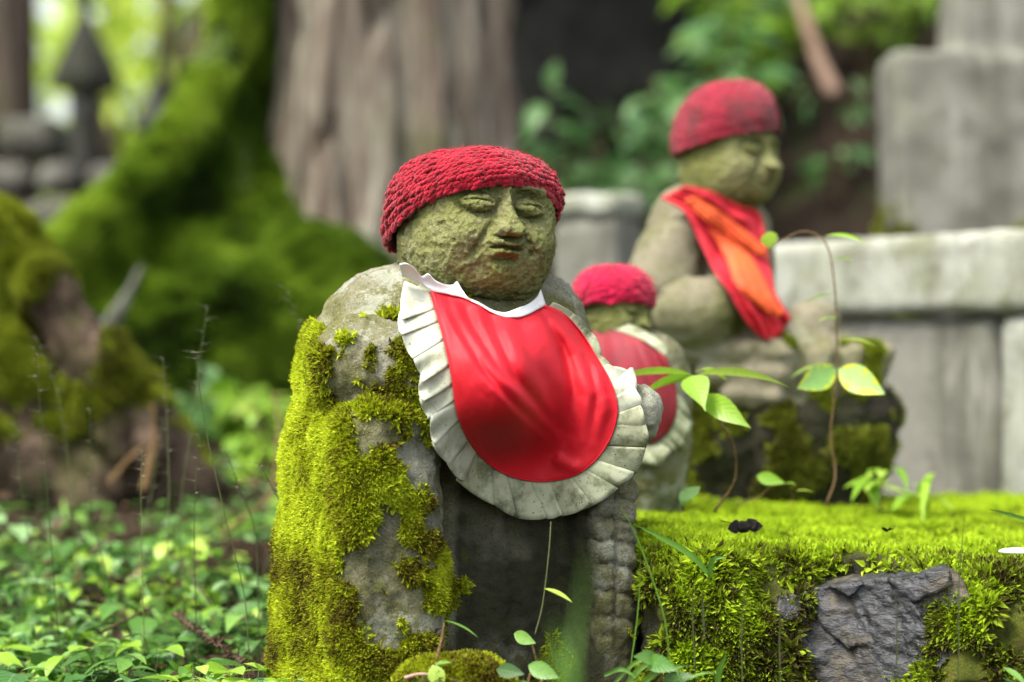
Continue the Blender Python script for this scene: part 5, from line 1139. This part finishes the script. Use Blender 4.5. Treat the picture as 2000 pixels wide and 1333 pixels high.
for i, (pts, Y, nth) in enumerate(ST):
    gg = np.random.default_rng(200 + i); x0, y0 = pts[0]; q = W(x0, y0, Y)
    base = np.array([q[0] + 0.004, Y, float(ground_z(q[0], Y)) - 0.01]) if i < 12 else W(640, 860, 2.62)
    L = curve([base] + [W(*p, Y - 0.01 * k) for k, p in enumerate(pts)], 40)
    t = empty("grass_stalk", base, 0, nth + " from the left of the thin seeding grass stalks standing at lower left", "grass stalk", "thin seeding grass stalks")
    sm_ = tube_obj("stem", L, np.linspace(0.00075, 0.00035, 40), M['stalk'], t, 5)
    b = Bag()
    for k in range(9):
        j = 39 - int(k * 2.0); s_ = 1 if k % 2 else -1; d = unit(np.array([s_ * 1.0, gg.normal() * 0.5, 0.15])); V, F, uv = leaf(L[j], d, (0, 0, 1.0), 0.0050, 0.0010, 0.1, 0.2, 5); b.add(V, F, uv, rnd=gg.random())
        V, F, T = tube(np.array([L[j], L[j] + d * 0.007, L[j] + d * 0.013]), [0.0002, 0.00015, 0.0001], 3); b.add(V, F, rnd=0.1)
    b.obj("spikelets", M['spike'], sm_, kind="stuff")
# single plants with leaves one can tell apart
def plant(name, label, stem_pts, leaves, mat='leaf_bright', stem_r=0.0016, stem_mat='vine', cat="plant", group=None):
    L = curve([W(*p) for p in stem_pts], 30); t = empty(name, L[0], 0, label, cat, group)
    tube_obj("stem", L, np.linspace(stem_r, stem_r * 0.55, 30), M[stem_mat], t, 7)
    for lf in leaves:
        (x0, y0, Ya), (x1, y1, Yb), w = lf[:3]; kw = lf[3] if len(lf) > 3 else {}
        a, e = W(x0, y0, Ya), W(x1, y1, Yb); ln = np.linalg.norm(e - a); mt = kw.pop('mat', mat); kw.setdefault('curl', 0.35); up = kw.pop('lift', 0.28)
        d = (e - a) / ln + np.array([0, 0, up * kw['curl']]); side = kw.pop('side', None)
        leaf_obj("leaf", a, d, ln * (1 + 0.22 * kw['curl']), w * Ya / FPX, M[mt], t, side=side, **kw)
    return t
FACE = (1.0, 0.0, 0.25)
plant("sapling", "sapling with long arching pale leaves in front of the small statue's bib", [(1395, 1000, 2.62), (1435, 940, 2.60), (1432, 870, 2.58), (1400, 815, 2.57), (1372, 770, 2.56), (1352, 735, 2.55)],
      [((1352, 733, 2.55), (1180, 714, 2.53), 26, dict(curl=0.4, side=(0, -0.8, 0.6), tip=1.4)), ((1350, 738, 2.55), (1240, 756, 2.53), 28, dict(curl=0.4, side=(0, -0.7, 0.7))), ((1358, 728, 2.55), (1400, 708, 2.60), 16, dict(curl=0.6)), ((1365, 732, 2.55), (1540, 722, 2.53), 30, dict(curl=0.42, side=(0, -0.8, 0.6), tip=1.4)),
       ((1350, 735, 2.545), (1374, 792, 2.50), 56, dict(curl=0.2, side=FACE, peak=0.3, tip=1.6)), ((1372, 775, 2.55), (1440, 828, 2.50), 46, dict(curl=0.35, side=(0.3, 0.5, 1.0), tip=1.3))])
plant("climbing_seedling", "tall thin seedling with yellow-edged leaves before the seated statue's pedestal", [(1612, 990, 2.72), (1632, 930, 2.72), (1622, 850, 2.72), (1634, 740, 2.72), (1634, 640, 2.72), (1628, 540, 2.72), (1612, 475, 2.72), (1570, 452, 2.72), (1520, 475, 2.72), (1506, 486, 2.72)],
      [((1632, 722, 2.71), (1576, 758, 2.66), 52, dict(mat='leaf_yellow', side=(-0.5, 0, 1.0), curl=0.2, peak=0.5)), ((1638, 722, 2.71), (1712, 768, 2.66), 56, dict(mat='leaf_yellow', side=(0.5, 0, 1.0), curl=0.2, peak=0.45)), ((1628, 715, 2.72), (1548, 716, 2.76), 30, dict(mat='leaf_yellow')),
       ((1612, 462, 2.72), (1686, 460, 2.70), 24, dict(mat='leaf_bright', curl=0.3)), ((1506, 486, 2.72), (1497, 446, 2.70), 34, dict(mat='leaf_bright', side=FACE)), ((1632, 508, 2.72), (1662, 500, 2.70), 16), ((1630, 575, 2.72), (1575, 580, 2.74), 14), ((1634, 622, 2.72), (1600, 618, 2.70), 16), ((1636, 668, 2.72), (1704, 655, 2.70), 18, dict(curl=0.5))], 'leaf_bright', 0.0013)
plant("herb", "small upright leaf sprouting before the small statue's foot", [(1335, 1000, 2.60), (1332, 985, 2.60), (1330, 975, 2.60)], [((1330, 985, 2.60), (1365, 940, 2.58), 34, dict(side=FACE)), ((1332, 990, 2.6), (1350, 965, 2.57), 20, dict(side=FACE))], 'leaf_shrub')
plant("herb", "single bright leaf on a bent stem in front of the dark pedestal", [(1440, 985, 2.70), (1480, 972, 2.70), (1500, 955, 2.70), (1500, 945, 2.7)], [((1478, 930, 2.70), (1526, 945, 2.67), 26, dict(curl=0.15, side=(0.2, 0.2, 1)))], 'leaf_bright', 0.0008)
plant("herb", "two tiny leaves on a hair-thin stem at the dark pedestal's foot", [(1545, 992, 2.68), (1548, 970, 2.68), (1542, 950, 2.68)], [((1530, 946, 2.68), (1552, 942, 2.67), 14), ((1555, 960, 2.66), (1590, 956, 2.66), 14)], 'leaf_bright', 0.0005)
g = np.random.default_rng(9)
lf = []
for k in range(26):
    a = g.uniform(0, 2 * np.pi); r = g.uniform(10, 60); cx, cy = (1725 if k < 13 else 1800) + g.normal() * 18, (930 if k < 13 else 965) + g.normal() * 16
    lf.append(((cx, cy, 2.95 + g.normal() * 0.03), (cx + math.cos(a) * r, cy - abs(math.sin(a)) * 0.3 * r + 8, 2.92 + g.normal() * 0.04), g.uniform(16, 28), dict(curl=g.uniform(0.2, 0.6))))
plant("fern_like_herb", "feathery light green herb at the right rear of the ledge", [(1722, 1000, 2.95), (1722, 965, 2.95), (1724, 930, 2.95)], lf, 'leaf_bright', 0.0016)
plant("herb", "narrow leaf low before the statue's mossy sleeve", [(852, 1290, 2.22), (862, 1250, 2.23), (868, 1215, 2.24)], [((862, 1212, 2.24), (935, 1232, 2.22), 20, dict(curl=0.25)), ((845, 1300, 2.20), (860, 1345, 2.19), 34, dict(side=FACE, mat='leaf_bright')), ((850, 1300, 2.2), (880, 1290, 2.2), 14)], 'leaf')
plant("herb", "oval leaf standing before the dark front of the statue", [(1060, 1340, 2.24), (1050, 1300, 2.25), (1040, 1262, 2.25)], [((1004, 1238, 2.25), (1042, 1258, 2.23), 26, dict(side=(0.3, 0, 1.0), curl=0.1))], 'leaf')
plant("herb", "pair of wet leaves at the bottom edge under the bib", [(1030, 1345, 2.2), (1035, 1320, 2.2), (1040, 1312, 2.2)], [((1032, 1300, 2.2), (1085, 1325, 2.18), 34, dict(side=(0.2, 0.3, 1.0), curl=0.15)), ((970, 1308, 2.2), (1018, 1318, 2.18), 30, dict(side=(0.2, 0.4, 1.0), curl=0.15)), ((1005, 1330, 2.19), (1050, 1340, 2.18), 26, dict(curl=0.2))], 'leaf')
plant("grass_stalk", "pale grass stem with one narrow leaf before the statue's dark front", [(1045, 1240, 2.24), (1060, 1180, 2.24), (1072, 1080, 2.24), (1076, 1020, 2.25)], [((1062, 1150, 2.24), (1116, 1167, 2.22), 16, dict(curl=0.25))], 'leaf_bright', 0.0007, 'stalk')
t = empty("grass_tuft", W(1105, 1345, 1.25) - np.array([0, 0, 0.15]), 0, "soft blurred grass tuft at the bottom edge, right of the statue's middle", "grass tuft")
for k, (a, m_, e, w) in enumerate((((1110, 1350), (1098, 1280), (1078, 1210), 13), ((1120, 1350), (1125, 1230), (1148, 1060), 11), ((1092, 1350), (1080, 1310), (1070, 1270), 8))):
    L = curve([W(*a, 1.25) - np.array([0, 0, 0.15]), W(*a, 1.25), W(*m_, 1.26), W(*e, 1.28)], 12); ww = w * 1.1 / FPX / 2 * np.sin(np.linspace(0.9, 3.05, 12))[:, None] * np.array([[1, 0.3, 0]])
    mobj("blade", np.concatenate([L - ww, L, L + ww]) + np.repeat([[0, 0, 0], [0, 0.001, 0], [0, 0, 0]], 12, 0), gridF(3, 12), M['blade'], t, attrs={"rnd": np.full(36, 0.4 + 0.2 * k)}, uv=np.stack([np.repeat([0, .5, 1], 12), np.tile(np.linspace(0, 1, 12), 3)], 1))
def blades(label, specs, Y, mat='blade'):
    a0 = specs[0][0]; t = empty("grass_tuft", W(*a0, Y), 0, label, "grass tuft")
    for k, (*pts, w) in enumerate(specs):
        L = curve([W(*p, Y - 0.004 * i) for i, p in enumerate(pts)], 16); pr = np.sin(np.linspace(0.7, 3.08, 16))[:, None]
        T = unit(np.gradient(L, axis=0)); sd = unit(np.cross(T, np.array([0.2, -1.0, 0.1]))) * pr * (w * Y / FPX / 2)
        mobj("blade", np.concatenate([L - sd, L + np.array([0, 0.0008, 0]), L + sd]), gridF(3, 16), M[mat], t, attrs={"rnd": np.full(48, rng.uniform(0.2, 0.9))}, uv=np.stack([np.repeat([0, .5, 1], 16), np.tile(np.linspace(0, 1, 16), 3)], 1))
blades("arching grass blades at the bottom between statue and ledge", [((1215, 1350), (1260, 1300), (1320, 1305), 12), ((1195, 1340), (1250, 1290), (1310, 1298), (1330, 1330), 8), ((1180, 1320), (1215, 1308), (1250, 1330), 9), ((1245, 1345), (1290, 1310), (1345, 1300), 12), ((1400, 1350), (1405, 1310), (1420, 1275), 13)], 2.2)
blades("dark green blades leaning over the ledge's left edge", [((1386, 1125), (1350, 1085), (1290, 1050), (1240, 1025), 12), ((1386, 1130), (1392, 1095), (1420, 1088), 11)], 2.27)
blades("long thin grass stem rising along the ledge's left side", [((1310, 1345), (1300, 1220), (1270, 1120), (1235, 1030), (1200, 975), 3.5), ((1225, 1345), (1245, 1200), (1252, 1080), 3.0)], 2.24)
blades("thin upright grass stems before the ledge's left half", [((1360, 1345), (1352, 1200), (1355, 1130), 3.0), ((1450, 1345), (1448, 1240), (1455, 1140), 3.0), ((1525, 1345), (1522, 1250), (1528, 1160), 3.0), ((1375, 1240), (1372, 1180), (1374, 1150), 5.0)], 2.2, 'stalk')
blades("thin stem rising before the ledge's mossy right half", [((1872, 1345), (1873, 1150), (1885, 990), 3.0), ((1750, 1345), (1752, 1240), (1748, 1130), 3.0)], 2.2, 'stalk')
blades("green blade reaching in from the right edge above the moss", [((2050, 1030), (1985, 1010), (1930, 995), 8)], 2.25)
plant("herb", "heart-shaped leaves low between statue and ledge", [(1290, 1345, 2.2), (1290, 1320, 2.2), (1288, 1300, 2.2)], [((1285, 1290, 2.2), (1252, 1285, 2.18), 30, dict(side=(0, 0.5, 1))), ((1262, 1290, 2.2), (1305, 1310, 2.17), 36, dict(side=(0.2, 0.4, 1))), ((1290, 1345, 2.2), (1340, 1318, 2.18), 40, dict(side=(0.2, 0.5, 1))), ((1345, 1330, 2.18), (1395, 1305, 2.18), 26)], 'leaf')
plant("herb", "green leaves at the bottom right corner", [(1985, 1350, 2.2), (1985, 1335, 2.2), (1985, 1325, 2.2)], [((1960, 1305, 2.2), (2005, 1330, 2.18), 18), ((1955, 1325, 2.2), (2010, 1345, 2.18), 16)], 'leaf')
# scraps on the moss
def scrap(c, r, mat, name, label, cat, seed, sq=(1, 1, 0.6), amp=0.35):
    V, F = ellipsoid(14, 8); V = V * np.array(sq) * r; V = V * (1 + amp * (fbm(V + seed, 1.6 / r, 3, seed) - 0.5)[:, None] * 2); return mobj(name, V + c, F, M[mat], None, label=label, cat=cat)
t = empty("dried_leaf", W(1455, 1040, 2.47), 0, "curled black dried leaf lying on the ledge moss", "dead leaf")
c = W(1452, 1030, 2.47); V, F = ellipsoid(16, 10); V = V * np.array([0.0085, 0.009, 0.006]); V = V * (1 + 0.12 * np.sin(V[:, 0:1] * 2600)); mobj("curled_middle", V + c, F, M['black'], t)
for k, (dx, dz, l) in enumerate(((1, 0.1, 0.016), (-1, 0.25, 0.011), (0.6, 0.5, 0.012), (-0.7, -0.1, 0.013))): leaf_obj("lobe", c + np.array([0.004 * np.sign(dx), -0.002, 0]), (dx, -0.15, dz), l, 0.013, M['black'], t, side=(0, 0.35, 1.0), curl=0.1)
tube_obj("stalk", curve([c, W(1430, 1023, 2.47), W(1408, 1018, 2.47)], 8), 0.0006, M['black'], t)
t = empty("dried_bud", W(1732, 1045, 2.47), 0, "small black dry bud standing in the ledge moss", "dead bud"); c = W(1732, 1040, 2.47)
for k in range(7): leaf_obj("scale", c, (math.cos(k * 0.9), -0.3, 0.7 + 0.5 * math.sin(k * 2.1)), 0.0085, 0.005, M['black'], t)
scrap(W(1985, 1074, 2.44) - np.array([0, 0, 0.002]), 0.012, 'petal', "white_pebble", "small white pebble on the moss at the right edge", "pebble", 2, (1.5, 1, 0.3), 0.2)

# small mossy stone at the statue's foot
c = W(890, 1335, 2.24); V, Q = surface(lambda x, y, z: ell(x, y, z, c, (0.055, 0.04, 0.022)), c - 0.075, c + 0.075, 0.004); V = roughen(V, Q, (30, 0.006), (90, 0.003))
ft = empty("mossy_stone", c - np.array([0, 0, 0.02]), 0, "low mossy stone at the bottom edge before the statue's sleeve", "stone"); mobj("rock", V, Q, M['dark_stone'], ft, attrs={"moss": np.full(len(V), 0.8)})
P1, N1 = sample(V, Q, 3500, ((V[:, 2] > c[2] - 0.01) * sstep(0.38, 0.5, fbm(V, 40, 2))).astype(float), 5); moss_obj("moss", P1, N1, 0.008 * (0.5 + fbm(P1, 60, 2)), np.clip(0.38 + 1.2 * (fbm(P1, 40, 2, 3) - 0.5), 0, 1), M['moss'], ft)
